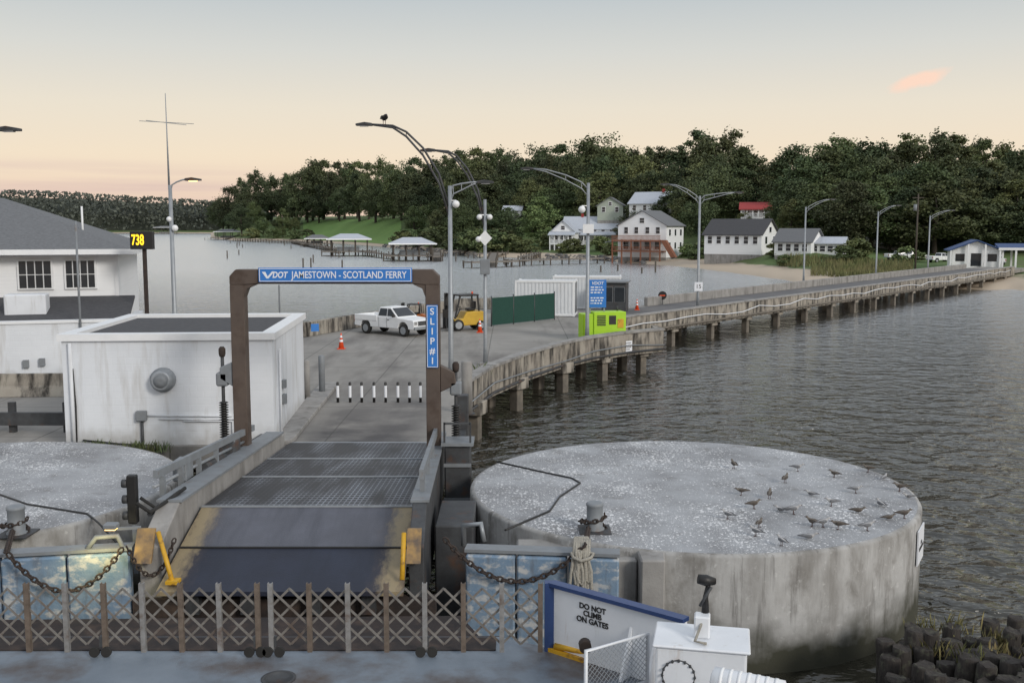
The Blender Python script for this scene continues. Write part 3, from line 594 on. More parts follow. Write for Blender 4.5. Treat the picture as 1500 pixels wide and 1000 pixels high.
m=MB(); m.prism([(-6.55,29.6,2.1),(-6.5,30.2,2.1),(-7.0,41,2.1),(-7.7,41,2.1),(-7.3,29.6,2.1)],(0,0,.14)); tag(m.build('sidewalk','conc',bevel=.02),kind='structure')
# ---------------------------------------------------------------- round dolphins
def dolphin(cx,cy,label):
    r=E('concrete_dolphin',(cx,cy,0),label,'mooring dolphin')
    m=MB(); m.lathe([(5.22,-2),(5.2,.4),(5.2,2.28),(5.17,2.335),(5.1,2.35)],(0,0,0),120,cap=False); m.build('wall','dolside',r,local=True,norm=False)
    m=MB(); m.lathe([(.01,2.353),(2.5,2.353),(5.11,2.348)],(0,0,0),120,cap=False); m.build('top_slab','doltop',r,local=True,norm=False); return r
DX,DY=4.2,23.9
dr=dolphin(DX,DY,'round concrete dolphin with gulls on its top right of the ramp')
dl=dolphin(-13.35,23.8,'round concrete dolphin at the left edge of the photo')
m=MB(); m.prism([(2.40,18.45,-1),(2.85,18.45,-1),(2.95,19.4,-1),(2.40,19.6,-1)],(0,0,3.33)); m.build('buttress','conc',dr,bevel=.03)
m=MB(); m.bb(.1,2.38,18.85,20.2,.2,2.2); m.build('ledge','conc',dr,bevel=.03)
a=RD(-29); q=V((DX+5.225*cos(a),DY+5.225*sin(a),1.72)); r=E('warning_sign',q,'white warning sign on the right side of the round dolphin','sign',None,a+pi/2)
m=MB(); m.box((0,0,0),(.85,.03,.75)); m.build('panel','signwhite',r,local=True)
text('NO\nTRESPASSING',.11,'black',r,(0,-.02,0),local=True)
def mbollard(p,label):
    r=E('mooring_bollard',p,label,'bollard'); m=MB(); m.lathe([(.2,0),(.2,.05),(.165,.06),(.165,.5),(.18,.52),(.18,.56),(.14,.585)],(0,0,0),20); m.build('post','gray',r,local=True); 
    m=MB(); m.bb(-.32,.32,-.32,.32,0,.025); m.build('base_plate','darksteel',r,local=True)
mbollard(G(871,776,2.353),'grey steel bollard near the front rim of the right dolphin'); mbollard(G(25,782,2.353),'grey steel bollard on the left dolphin')
m=MB(); m.tube([G(728,676,2.37),G(760,683,2.37),G(800,692,2.37),G(838,700,2.37),G(850,707,2.37),G(820,727,2.37),G(805,748,2.37),G(740,776,2.37)],.022,6); tag(m.build('black_cable','black'),'black cable lying across the left part of the right dolphin','cable')
m=MB(); m.tube([G(0,724,2.37),G(40,738,2.37),G(90,746,2.37),G(128,752,2.37),G(145,766,2.37),(-7.7,19.6,2.2)],.022,6); tag(m.build('black_cable','black'),'black cable lying on the left dolphin','cable')
m=MB(); m.chain([G(862,772,2.42)]+sag((1.3,17.72,2.85),(-1.2,17.9,2.9),.72,18),.14,.019); tag(m.build('chain','rust'),'dark chain sagging from the right bollard across the right fender','chain')
m=MB(); m.chain([G(20,772,2.42)]+sag((-8.9,17.5,2.8),(-7.0,17.85,2.75),.75,18),.14,.019); tag(m.build('chain','rust'),'dark chain sagging from the left bollard across the left fender','chain')
m=MB(); m.chain(sag((-6.9,17.85,2.75),(-6.2,18.3,2.8),.6,8),.12,.015); tag(m.build('chain','rust'),'short rusty chain hanging by the left yellow guide post','chain')
for k,(c,lab) in enumerate(((G(868,772,2.39),'right'),(G(22,778,2.39),'left'))):
    m=MB(); m.chain([c+V((.25*cos(a*.5),.25*sin(a*.5),0.02*a)) for a in range(0,14)],.13,.018); tag(m.build('chain','rust'),'rusty chain coiled around the %s dolphin bollard'%lab,'chain')
m=MB(); random.seed(4)
c=P(852,800,17.95)
for k in range(8):
    x=c.x-.15+.032*k; zl=random.uniform(1.75,2.25); w=random.uniform(.06,.14); y=17.70-random.uniform(0,.07); j=random.uniform(-.06,.06)
    m.tube([(c.x-.02+.02*k,18.25,2.83),(x+.03,17.95,2.92),(x,y+.05,2.75),(x+j,y,2.45),(x+j*1.5-w*.3,y-.01,zl+.25),(x+j*1.4,y-.02,zl+.05),(x+j*1.4+w*.5,y-.02,zl),(x+j+w,y-.01,zl+.1),(x+j+w*.9,y,2.4),(x+w*.5,y+.04,2.72),(x+.06,17.92,2.9)],.03,6)
m.tube([(c.x-.17,17.62,2.66),(c.x-.03,17.58,2.61),(c.x+.14,17.6,2.66),(c.x+.2,17.7,2.7),(c.x,17.78,2.72),(c.x-.2,17.72,2.7)],.032,6,closed=True); tag(m.build('mooring_rope','rope'),'bundle of pale mooring rope hung over the right fender','rope')
def fender(x0,y0,x1,y1,n,label):
    r=E('fender_panel',((x0+x1)/2,(y0+y1)/2,.3),label,'fender')
    for k in range(n):
        a=V((x0+(x1-x0)*k/n+.02,y0+(y1-y0)*k/n,1.66)); b=V((x0+(x1-x0)*(k+1)/n-.02,y0+(y1-y0)*(k+1)/n,1.66)); m=MB(); m.bar(a,b,.28,1.8); m.build('panel','fender',r,bevel=.03)
    m=MB(); m.bar((x0,y0+.1,2.62),(x1,y1+.1,2.62),.34,.06); m.build('cap','gray',r)
fender(-.85,18.2,1.95,17.9,3,'weathered blue fender panels in front of the right dolphin'); fender(-12.5,17.3,-7.0,18.3,5,'weathered blue fender panels in front of the left dolphin')
# ---------------------------------------------------------------- loading ramp
RX,RY=-4.2,17.5
def rz(Y): return 2.75-(Y-20.6)*(.63/9.6) if Y>20.6 else (2.75-(20.6-Y)*.24)
def rl(Y): return -6.35-(Y-18)*.017
def rr_(Y): return -1.95-(Y-18)*.029
ramp=E('loading_ramp',(RX,RY,0),'steel loading ramp with grating and worn yellow edge stripes below the gantry','ramp')
def slab(name,Y0,Y1,m_,th=.08,ins=0,gap=.02):
    m=MB(); y0,y1=Y0+gap,Y1-gap
    vs=[(rl(y0)+ins,y0,rz(y0)),(rr_(y0)-ins,y0,rz(y0)),(rr_(y1)-ins,y1,rz(y1)),(rl(y1)+ins,y1,rz(y1))]
    m.prism(vs,(0,0,-th)); return m.build(name,m_,ramp)
slab('lip_plate',17.6,19.05,'lip'); slab('steel_plate',19.05,20.6,'plate')
slab('grating_panel',20.6,24.0,'grating'); slab('grating_panel',24.0,26.7,'grating'); slab('grating_panel',26.7,29.7,'grating')
for y in (20.6,24.0,26.7): 
    m=MB(); m.bar((rl(y),y,rz(y)+.012),(rr_(y),y,rz(y)+.012),.06,.03); m.build('seam_bar','steel',ramp)
m=MB(); m.bar((rl(19.05),19.05,rz(19.05)+.01),(rr_(19.05),19.05,rz(19.05)+.01),.05,.03); m.build('hinge','black',ramp)
m=MB(); m.bb(rl(29.8),rr_(29.8),29.62,29.95,2.09,2.125); m.build('threshold_strip','steel',ramp)
for x in (-5.8,-4.8,-3.6,-2.6): m=MB(); m.bar((x,17.9,1.75),(x,29.5,1.6),.25,.5); m.build('floor_beam','darksteel',ramp)
m=MB(); m.bb(-6.95,-1.4,18.1,18.35,-1,1.72); m.build('gap_shade_wall','rustdeck',ramp)  # dark wall added under the lip to keep the gap behind the gate dark
def girder(sgn):
    f=(lambda Y: rl(Y)-.28) if sgn<0 else (lambda Y: rr_(Y)+.2)
    m=MB(); y0,y1=18.2,29.3; w=.2 if sgn<0 else .14
    poly=[(y0,rz(y0)-.9),(y1,1.3),(y1,2.5),(y1-1,2.56),(y0+1.2,rz(20.6)+.42),(y0,rz(y0)+.5)]
    k=len(poly); vs=[(f(y)-w,y,z) for y,z in poly]+[(f(y)+w,y,z) for y,z in poly]
    m.add(vs,[tuple(range(k)),tuple(range(k,2*k))]+[(i,(i+1)%k,k+(i+1)%k,k+i) for i in range(k)]); m.build('side_girder','conc' if sgn<0 else 'darksteel',ramp,bevel=.02)
    m=MB(); m.bar((f(19.4),19.4,3.2),(f(29),29,2.6),.5 if sgn<0 else .36,.05); m.build('girder_flange','gray',ramp)
    q=MB(); q.bar((f(20)-(.45 if sgn<0 else 0),20,3.58),(f(27.2)-(.2 if sgn<0 else 0),27.2,3.1),.09,.16 if sgn<0 else .2); q.build('handrail','gray',ramp)
    for y in ((20.3,21.4,22.6,23.9,25.3,26.6) if sgn<0 else (20.3,22.2,24.4,26.6)):
        q=MB(); dx=(.42 if sgn<0 else 0)*(1-(y-20)*.07); q.bar((f(y)-dx,y,rz(y)-.1),(f(y)-dx,y,3.5-(y-20)*.064),.1); q.build('rail_post','gray',ramp)
    if sgn<0:
        q=MB(); q.tube([(f(20)-.5,20,3.32),(f(23)-.36,23,3.13),(f(27)-.22,27,2.85)],.035,6); q.build('pipe','steel',ramp)
        q=MB(); q.tube([(f(19.2)-.32,19.2,3.0),(f(23)-.3,23,2.95),(f(28.5)-.28,28.5,2.62)],.05,6); q.build('pipe','darksteel',ramp)
        q=MB(); q.bb(-7.35,-7.05,21.7,22.2,3.0,3.45); q.build('junction_box','gray',ramp,bevel=.02)
        q=MB(); q.cyl((-7.15,23.2,2.95),(-7.1,24.6,2.88),.13,12); q.build('hydraulic_cylinder','darksteel',ramp)
        q=MB(); q.bb(-7.4,-6.95,25.2,25.8,2.5,3.15); q.build('motor_housing','darksteel',ramp,bevel=.05)
girder(-1); girder(1)
for x0,x1 in ((-6.88,-6.55),(-1.92,-1.66)):
    m=MB(); m.prism([(x0,18.0,2.42),(x1,18.0,2.42),(x1,18.3,2.98),(x0,18.3,2.98)],(0,.06,0)); m.build('end_plate','ochre',ramp)
m=MB(); m.tube([(-6.1,17.8,2.15),(-6.5,18.3,2.92)],.045,8); m.build('guide_post','yellow',ramp); m=MB(); m.bb(-6.2,-5.98,17.7,17.92,2.13,2.19); m.build('guide_base','yellow',ramp)
m=MB(); m.tube([(-1.98,17.85,2.17),(-1.98,18.25,2.92)],.045,8); m.build('guide_post','yellow',ramp)
for pp,rd in (([(-7.1,18.9,3.3),(-6.85,18.9,3.12),(-6.65,19.6,3.22),(-6.6,20.2,3.25)],.04),([(-7.1,19.1,3.35),(-6.8,19.1,3.14),(-6.6,19.9,3.27)],.035)): m=MB(); m.tube(pp,rd,8); m.build('hydraulic_hose','rubber',ramp)
m=MB(); m.tube([(-7.15,18.35,2.0),(-7.15,18.35,2.55),(-7.25,18.3,2.85),(-7.6,18.2,2.85),(-7.8,18.2,2.6)],.05,8); m.build('hydraulic_pipe','gray',ramp)
m=MB(); m.tube([(-.95,19.6,2.25),(-.95,19.6,2.65),(-.6,19.4,2.75),(-.55,19.4,2.4)],.055,8); tag(m.build('bent_pipe','steel'),'short bent grey pipe right of the ramp','pipe')
r=E('signal_light',(-7.4,19.2,2.2),'dark stacked signal light at the left corner of the ramp','signal')
m=MB(); m.bb(-7.4,-7.22,19.2,19.36,2.8,3.75); m.build('housing','black',r,bevel=.02)
for z in (2.95,3.27,3.58):
    m=MB(); m.cyl((-7.4,19.28,z),(-7.5,19.28,z),.085,12); m.build('visor','darksteel',r)
m=MB(); m.bar((-7.3,19.3,1.8),(-7.3,19.3,2.8),.08); m.build('bracket','gray',r)
lp=P(163,776,18.05); r=E('work_lamp',lp,'small work lamp above the left blue fender','lamp')
m=MB(); m.bar(lp+V((0,.25,-.05)),lp+V((.35,.5,-.1)),.05); m.build('bracket','gray',r); m=MB(); m.box(lp+V((0,0,.08)),(.24,.2,.1)); m.build('housing','gray',r,bevel=.02)
m=MB(); m.box(lp+V((0,0,.02)),(.18,.14,.016)); m.build('lens','lit',r)
pl=bpy.data.lights.new('lamp_glow','SPOT'); pl.energy=40; pl.color=(1,.85,.35); pl.shadow_soft_size=.05; pl.spot_size=2.3; pl.spot_blend=.8; po=bpy.data.objects.new('lamp_glow',pl); COL.objects.link(po); po.location=lp+V((-.1,-.5,-.08)); po.rotation_euler=V((.1,-.75,1)).to_track_quat('Z','Y').to_euler()
# ---------------------------------------------------------------- gantry
GY=26.5; GL_=-7.08
g=E('overhead_gantry',(-4.5,GY,1.5),'brown steel portal frame over the ramp carrying blue signs','gantry')
for x in (GL_,-2.05): m=MB(); m.bb(x-.18,x+.18,GY-.2,GY+.2,1.5,7.0); m.build('post','brown',g,bevel=.015)
a=GL_
m=MB(); m.prism([(a-.18,GY-.2,7.0),(a-.18,GY-.2,7.22),(a-.02,GY-.2,7.39),(-2.04,GY-.2,7.39),(-1.87,GY-.2,7.22),(-1.87,GY-.2,7.0),(-2.23,GY-.2,7.0),(-2.5,GY-.2,7.02),(a+.45,GY-.2,7.02),(a+.18,GY-.2,7.0)],(0,.4,0)); m.build('beam','brown',g,bevel=.015)
for s,x in ((1,a+.18),(-1,-2.23)): m=MB(); m.prism([(x,GY-.17,7.01),(x+s*.32,GY-.17,7.01),(x+s*.08,GY-.17,6.9),(x,GY-.17,6.68)],(0,.34,0)); m.build('gusset','brown',g)
m=MB(); m.prism([(-1.87,GY-.15,4.9),(-1.5,GY-.15,4.72),(-1.45,GY-.15,4.4),(-1.87,GY-.15,4.2)],(0,.3,0)); m.build('jack_bracket','brown',g,bevel=.02)
m=MB(); m.prism([(a-.18,GY-.15,5.0),(-7.6,GY-.15,4.85),(-7.6,GY-.15,4.55),(a-.18,GY-.15,4.35)],(0,.3,0)); m.build('jack_bracket','gray',g,bevel=.02)
r=E('overhead_sign',(-4.53,GY-.24,7.255),'long blue ferry name sign across the top of the gantry','sign')
m=MB(); m.bb(-6.49,-2.56,GY-.27,GY-.215,7.07,7.44); m.build('panel','blue',r,bevel=.008)
m=MB()
for z in (7.095,7.415): m.bb(-6.46,-2.59,GY-.277,GY-.265,z-.008,z+.008)
for x in (-6.46,-2.59): m.bb(x-.008,x+.008,GY-.277,GY-.265,7.1,7.41)
m.build('border','signwhite',r)
text('JAMESTOWN - SCOTLAND FERRY',.25,'signwhite',r,(-4.17,GY-.275,7.25),bold=.012,fit=2.96)
text('DOT',.215,'signwhite',r,(-5.945,GY-.275,7.25),shear=.2,bold=.03,fit=.40)
m=MB(); yy=GY-.275; m.prism([(-6.40,yy,7.335),(-6.31,yy,7.335),(-6.255,yy,7.215),(-6.14,yy,7.345),(-6.075,yy,7.345),(-6.235,yy,7.165),(-6.285,yy,7.165)],(0,.004,0)); m.build('emblem','signwhite',r)
r=E('slip_sign',(-2.05,GY-.23,5.68),'narrow vertical blue slip number sign on the right gantry post','sign')
m=MB(); m.bb(-2.2,-1.91,GY-.26,GY-.21,4.86,6.48); m.build('panel','blue',r,bevel=.006)
m=MB()
for x in (-2.185,-1.925): m.bb(x-.007,x+.007,GY-.266,GY-.255,4.88,6.46)
for z in (4.88,6.46): m.bb(-2.18,-1.93,GY-.266,GY-.255,z-.007,z+.007)
m.build('border','signwhite',r)
for k,ch in enumerate('SLIP#1'): text(ch,.24,'signwhite',r,(-2.055,GY-.265,6.31-k*.255),bold=.015)
def jack(x,z0,z1,label):
    r=E('screw_jack',(x,GY,z0),label,'jack'); m=MB(); m.cyl((x,GY,z0),(x,GY,z1),.045,10); m.build('rod','darksteel',r)
    m=MB(); zz=z0
    while zz<z0+(z1-z0)*.42: m.lathe([(.06,0),(.13,.03),(.06,.06)],(x,GY,zz),14); zz+=.065
    m.build('spring','black',r); m=MB(); m.box((x,GY,z0+(z1-z0)*.68),(.3,.3,.36)); m.build('gear_housing','gray',r,bevel=.04)
    m=MB(); m.lathe([(.07,0),(.09,.08),(.09,.2),(.05,.26)],(x,GY,z1-.18),14); m.build('cap','rust',r)
jack(-7.56,2.9,5.3,'tall screw jack with black spring left of the left gantry post'); jack(-1.47,3.0,4.9,'screw jack with black spring right of the right gantry post')
r=E('lift_tower',(-1.35,26,-.5),'dark steel lift tower between ramp and right dolphin','steel frame')
m=MB(); m.bb(-1.72,-1.06,25.6,26.3,-.5,2.95); m.build('casing','darksteel',r,bevel=.03)
m=MB(); m.bb(-1.8,-.98,25.5,26.4,2.95,3.03); m.build('platform','gray',r)
m=MB()
for x in (-1.72,-1.06): m.bar((x,25.6,3.03),(x,25.6,3.55),.05)
m.bar((-1.72,25.6,3.52),(-1.06,25.6,3.52),.05); m.build('guard','darksteel',r)
m=MB(); m.bb(-1.5,-1.2,27.6,28,-1,3.9); m.build('column','darksteel',r,bevel=.02); m=MB(); m.bar((-1.4,26.2,2.7),(-1.35,27.8,2.9),.2); m.build('strut','darksteel',r)
m=MB(); m.bb(-.95,-.7,24.6,24.85,-1,2.2); m.build('fender_pile','wetwood',r)
m=MB(); m.bb(-1.6,-.8,20.6,22.6,-1,2.35); m.build('abutment','darksteel',r,bevel=.03)
for z in (.6,1.5,2.4): m=MB(); m.bb(-1.74,-1.04,25.56,25.6,z,z+.09); m.build('rib','gray',r)
def pipepost(px,py0,py1,rad,label,m_='gray',group=None):
    p=G(px,py1); h=(py1-py0)*p.y/1500*1.02; r=E('steel_bollard',p,label,'bollard',group); m=MB(); m.lathe([(rad,0),(rad,h-.06),(rad*.85,h-.015),(rad*.4,h)],(0,0,0),14); m.build('post',m_,r,local=True); m=MB(); m.lathe([(rad*1.5,0),(rad*1.5,.03)],(0,0,0),14); m.build('base_plate','darksteel',r,local=True)
pipepost(450,527,586,.12,'grey pipe bollard against the white shed corner','conc'); pipepost(472,520,578,.12,'grey pipe bollard one step right of the shed corner')
pipepost(684,528,606,.19,'pale thick bollard right of the gantry post','conc'); pipepost(411,418,505,.05,'thin dark pipe post behind the white shed')
for i,px in enumerate((495,513,530,548,565,583,600,616)):
    p=G(px,589); o=E('delineator_post',p,['leftmost slim striped post of the row across the road','second slim striped post from the left across the road','third slim striped post from the left across the road','fourth slim striped post from the left across the road','fourth slim striped post from the right across the road','third slim striped post from the right across the road','second slim striped post from the right across the road','rightmost slim striped post of the row beside the gantry'][i],'bollard','slim striped posts across the road')
    m=MB(); m.lathe([(.05,0),(.05,.72),(.03,.75)],(0,0,0),10); m.build('post','black',o,local=True); m=MB(); m.lathe([(.053,.18),(.053,.62)],(0,0,0),10,cap=False); m.build('reflective_band','signwhite',o,local=True)
# ---------------------------------------------------------------- white shed
sr=E('utility_shed',(-7.03,29.8,2.1),'white painted block utility shed with flat roof left of the gantry','building',None,RD(4))
w,d,h=6.0,6.8,3.1
m=MB(); m.bb(-w,0,0,d,-.6,h); m.build('wall','block',sr,local=True)
m=MB(); t=.32
for a in ((-w-.1,.1,-.1,t),(-w-.1,.1,d-t,d+.1),(-w-.1,-w+t,t,d-t),(-t,.1,t,d-t)): m.bb(*a,h+.002,h+.2)
cp=m.build('coping','whiteclean',sr,local=True)
m=MB(); m.bb(-w+t,-t,t,d-t,h+.001,h+.09); m.build('roof','shingle2',sr,local=True)
vv=MB(); vv.lathe([(.36,0),(.36,.12),(.30,.14),(.30,.3),(.24,.34)],(0,0,0),24); vv.v=[(x-3.15,-z,y+1.95) for x,y,z in vv.v]; vt=vv.build('round_vent','steel',sr,local=True)
vv=MB(); vv.lathe([(.2,.341),(.2,.36),(.05,.37)],(0,0,0),20); vv.v=[(x-3.15,-z,y+1.95) for x,y,z in vv.v]; vv.build('vent_cover','gray',vt,local=True)
m=MB(); m.bb(-3.95,-3.65,-.16,-.003,.75,1.05); m.build('electrical_box','gray',sr,local=True,bevel=.02)
m=MB(); m.tube([(-3.8,-.05,.75),(-3.8,-.05,-.3)],.045,6); m.build('riser_pipe','darksteel',sr,local=True)
for pp,rd in (([(-3.65,-.05,.9),(-1.7,-.05,.86),(-1.2,-.05,.86)],.025),([(-3.3,-.05,.8),(-2,-.05,.76),(-.9,-.05,.78),(-.85,-.05,.3)],.03),([(-2.6,-.05,.72),(-1.2,-.05,.7),(-1.2,-.05,-.2)],.025)): m=MB(); m.tube(pp,rd,6); m.build('conduit','white',sr,local=True)
m=MB(); m.tube([(-5.75,-.06,3.05),(-5.75,-.06,-.4)],.06,8); m.build('downpipe','white',sr,local=True)
for pp in ([(-5.7,-.05,2.3),(-5.66,-.05,1.2),(-5.68,-.05,.1)],[(-5.5,-.06,.2),(-4.5,-.06,.08),(-3.4,-.06,.0),(-2.2,-.06,-.1)]): m=MB(); m.tube(pp,.022,6); m.build('black_cable','black',sr,local=True)
for z0,z1 in ((1.4,1.65),(.9,1.2)): m=MB(); m.bb(.003,.12,1.6,1.85,z0,z1); m.build('wall_box','gray',sr,local=True)
m=MB(); m.tube([(.06,1.0,0),(.06,1.0,2.7)],.035,6); m.build('side_conduit','white',sr,local=True)
def tuft(p,n_,hm,label,group,mt='weed',sp=.08):
    vs=[];fs=[]
    for k in range(n_):
        a=random.random()*6.28; h=random.uniform(.4,1)*hm; p0=V((random.gauss(0,sp),random.gauss(0,sp),0)); dd=V((cos(a+1.5),sin(a+1.5),0))*.012; e_=V((cos(a)*h*.5,sin(a)*h*.5,h)); kk=len(vs); vs+=[p0-dd,p0+dd,p0+e_*.6+dd*1.2+V((0,0,h*.1)),p0+e_]; fs.append((kk,kk+1,kk+2,kk+3))
    me=bpy.data.meshes.new('weed'); me.from_pydata(vs,[],fs); me.materials.append(MT[mt]); o=bpy.data.objects.new('weed_tuft',me); COL.objects.link(o); o.location=p; tag(o,label,'weed',group)
random.seed(31)
for k in range(12): tuft((random.uniform(-12.4,-9.2),29.15+random.uniform(-.1,.05),2.0),40,.38,'green weed tuft growing at the foot of the white shed','weeds along the shed foot','leafM',.12)
tuft((-1.3,43.0,1.9),70,.9,'green weed clump hanging on the curved pier edge below the slim lamp pole',None,'leafL',.2)
# ---------------------------------------------------------------- terminal building left
tb=E('terminal_building',(-17.7,46,2.1),'white sided terminal building with grey hip roof at the left edge','building',None,RD(16))
m=MB(); m.bb(-18,0,0,12,0,5.4); m.build('wall','siding',tb,local=True)
m=MB(); x0,x1,y0,y1,ze=-19,.75,-.8,12.8,5.33
vs=[(x0,y0,ze),(x1,y0,ze),(x1,y1,ze),(x0,y1,ze),(x0,6,7.75),(-5.6,6,7.75)]
m.add(vs,[(0,1,5,4),(1,2,5),(2,3,4,5),(0,4,3),(0,3,2,1)]); m.build('roof','shingle',tb,local=True)
m=MB(); m.bb(x0,x1+.06,y0-.06,y0+.02,ze-.17,ze+.06); m.bb(x1-.02,x1+.06,y0+.03,y1,ze-.17,ze+.06); m.build('fascia_board','whiteclean',tb,local=True)
for (xa,xb) in ((-4.1,-2.65),(-2.2,-.86)):
    f_=MB(); f_.bb(xa,xb,-.1,.02,3.62,4.95); fr=f_.build('window','whiteclean',tb,local=True); ww=xb-xa
    for k in range(4):
        xx=xa+.08+k*(ww-.12)/4; g_=MB(); g_.bb(xx,xx+(ww-.12)/4-.05,-.13,-.095,3.7,4.26); g_.bb(xx,xx+(ww-.12)/4-.05,-.13,-.095,4.3,4.87); g_.build('pane','glass',fr,local=True)
m=MB(); m.bb(-.12,.04,-.04,.1,.0,5.3); m.build('corner_trim','whiteclean',tb,local=True)
lr=MB(); lr.prism([(-18,-.02,3.2),(-18,-3.9,2.45),(.7,-3.9,2.45),(.7,-.02,3.2)],(0,0,.1)); lr.build('lower_roof','shingle2',tb,local=True)
m=MB(); m.bb(-18,.9,-4.4,-4.0,0,2.5); m.bb(.5,.9,-4.0,2,0,2.44); m.build('lower_wall','block',tb,local=True)
m=MB(); m.bb(-18,.95,-4.46,-3.94,2.503,2.6); m.build('coping','whiteclean',tb,local=True)
m=MB(); m.box((-3.4,-2.3,3.1),(1.6,1.1,.95)); m.build('air_unit','white',tb,local=True,bevel=.04)
m=MB(); m.tube([(-1.6,2,5.6),(-1.6,2,7.3)],.05,6); m.build('vent_pipe','whiteclean',tb,local=True); m=MB(); m.tube([(-1.1,-4.5,.8),(-1.1,-4.5,6.6)],.05,6); m.build('vent_pipe','gray',tb,local=True)
for x,z in ((-3.2,.9),(-4.9,1.6),(-2.6,.95)): m=MB(); m.box((x,-4.48,z),(.22,.16,.3)); m.build('wall_light','gray',tb,local=True)
r=E('jersey_barrier',(-24,37,2.1),'weathered concrete barrier in front of the low white wall at left','barrier')
m=MB(); m.prism([(-40,36.7,2.1),(-40,37.4,2.1),(-40,37.2,2.5),(-40,37.15,2.95),(-40,36.95,2.95),(-40,36.9,2.5)],(25.2,1.6,0)); m.build('barrier_wall','fascia',r,bevel=.02)
r=E('guard_rail',(-16,31.5,2.1),'dark green steel guard rail left of the white shed','guard rail')
m=MB(); m.bb(-30,-13.6,31.3,31.45,2.35,2.75); m.build('rail','darksteel',r)
for x in (-17.5,-15.6,-13.9): m=MB(); m.bb(x-.1,x+.1,31.45,31.6,2.1,3.05); m.build('post','darksteel',r)
p=P(209,352,44); r=E('clock_sign',(p.x,44,2.1),'black electronic clock showing yellow digits on a brown post','clock')
m=MB(); m.bb(p.x-.02,p.x+.12,43.95,44.1,2.1,p.z-.3); m.build('post','rust',r)
m=MB(); m.bb(p.x-.48,p.x+.48,43.8,44.1,p.z-.38,p.z+.38); m.build('housing','black',r,bevel=.02)
text('738',.62,'amber',r,(p.x-.14,43.79,p.z),bold=.02,fit=.52,name='digits')
# ---------------------------------------------------------------- street lamps
def lamp(label,X,Y,zt,arms,zb=2.1,rad=.11,lit=False,group=None,name='street_lamp'):
    r=E(name,(X,Y,zb),label,'street lamp',group); m=MB(); m.tube([(0,0,0),(0,0,.9),(0,0,zt-zb)],[rad*1.25,rad,rad*.75],12); m.build('pole','steel',r,local=True)
    m=MB(); m.box((0,0,.06),(.5,.5,.12)); m.build('base','conc',r,local=True)
    for (dx,dz,twin) in arms:
        hh=zt-zb; s=1 if dx>0 else -1
        def path(o): 
            return [(0,0,hh-.35-o),(dx*.12,0,hh+.05*dz-o*.9),(dx*.4,0,hh+dz*.55-o*.7),(dx*.75,0,hh+dz*.93-o*.3),(dx,0,hh+dz)]
        if twin==2:
            def path(o): return [(0,0,hh-1.0-o),(dx*.14,0,hh+dz*.2-o),(dx*.34,0,hh+dz*.62-o*.8),(dx*.55,0,hh+dz*.88-o*.5),(dx*.72,0,hh+dz*.98-o*.2),(dx,0,hh+dz)]
        m=MB(); m.tube(path(0),.035 if twin<2 else .045,8)
        if twin: m.tube(path(.38),.03 if twin<2 else .045,8)
        if twin: 
            a=path(0);b=path(.38)
            for k in (1,2,3): m.bar(a[k],b[k],.03)
        m.build('arm','steel' if twin<2 else 'darksteel',r,local=True)
        m=MB(); L=.62; m.prism([(dx-.06*s,-.13,hh+dz+.05),(dx+L*.4*s,-.15,hh+dz+.09),(dx+L*s,-.1,hh+dz+.03),(dx+L*s,-.1,hh+dz-.05),(dx-.06*s,-.13,hh+dz-.06)],(0,.28,0)); hd=m.build('lamp_head','darksteel',r,local=True,bevel=.015)
        m=MB(); m.box((dx+L*.45*s,0,hh+dz-.07),(.34,.18,.03)); m.build('lens','lit' if lit else 'lens',hd,local=True)
    return r
def pxlamp(label,px,base,top,arms,**k):
    p=G(px,base); zt=P(px,top,p.y).z; sc=p.y/1500
    return lamp(label,p.x,p.y,zt,[((ax-px)*sc-(.6 if ax>px else -.6),(P(px,ay,p.y).z-zt),tw) for ax,ay,tw in arms],**k)
A=lamp('tall lamp with long twin curved arm and a dark bird right of the gantry',-2.58,43,10.16,[(-3.25,2.5,2),(1.2,.15,1)])
Bp=lamp('slim camera lamp pole with a diamond sign and one curved arm',-1.23,47,9.7,[(-2.3,2.2,2)],rad=.09)
for z,dx in ((8.9,-.25),(7.9,-.3),(8.9,.22)): m=MB(); m.ball((dx,-.12,z-2.1),.13,10,6); m.bar((0,0,z-2.0),(dx,-.1,z-2.0),.05); m.build('camera','whiteclean',Bp,local=True)
m=MB(); m.prism([(0,-.12,5.5),(.32,-.12,5.85),(0,-.12,6.2),(-.32,-.12,5.85)],(0,.03,0)); m.build('diamond_sign','whiteclean',Bp,local=True)
m=MB(); m.bb(-.22,.22,-.25,-.1,4.2,4.9); m.build('control_box','gray',Bp,local=True,bevel=.02)
m=MB(); m.ball((.25,-.12,7.3),.16,10,6); m.bar((0,0,7.45),(.25,-.1,7.45),.05); m.build('camera','whiteclean',A,local=True)
C_=pxlamp('lamp post with truss arm standing behind the lime green cabinet',860,500,268,[(762,247,1)])
m=MB(); m.ball((-.35,-.12,7.3),.2,10,6); m.bar((0,0,7.5),(-.35,-.1,7.5),.05); m.bb(-.3,.3,-.3,-.12,6.0,6.5); m.build('camera','whiteclean',C_,local=True)
D_=pxlamp('double armed lamp post at the start of the straight causeway',1022,450,287,[(965,270,1),(1085,282,1)])
m=MB(); m.bb(-.32,.32,-.2,-.16,1.3,2.0); sg=m.build('speed_sign','signwhite',D_,local=True); text('15',.45,'black',sg,(0,-.205,1.65),local=True)
pxlamp('causeway lamp post in front of the low white cottage',1177,414,303,[(1220,292,1)]); pxlamp('causeway lamp post left of the utility pole',1283,402,310,[(1316,301,1)]); pxlamp('farthest causeway lamp post beside the white pavilion',1359,397,316,[(1395,308,1)])
L1=lamp('lit lamp post with crossed radio antenna rising above it behind the shed',-15.2,46,10.3,[(.75,.25,0)],lit=True)
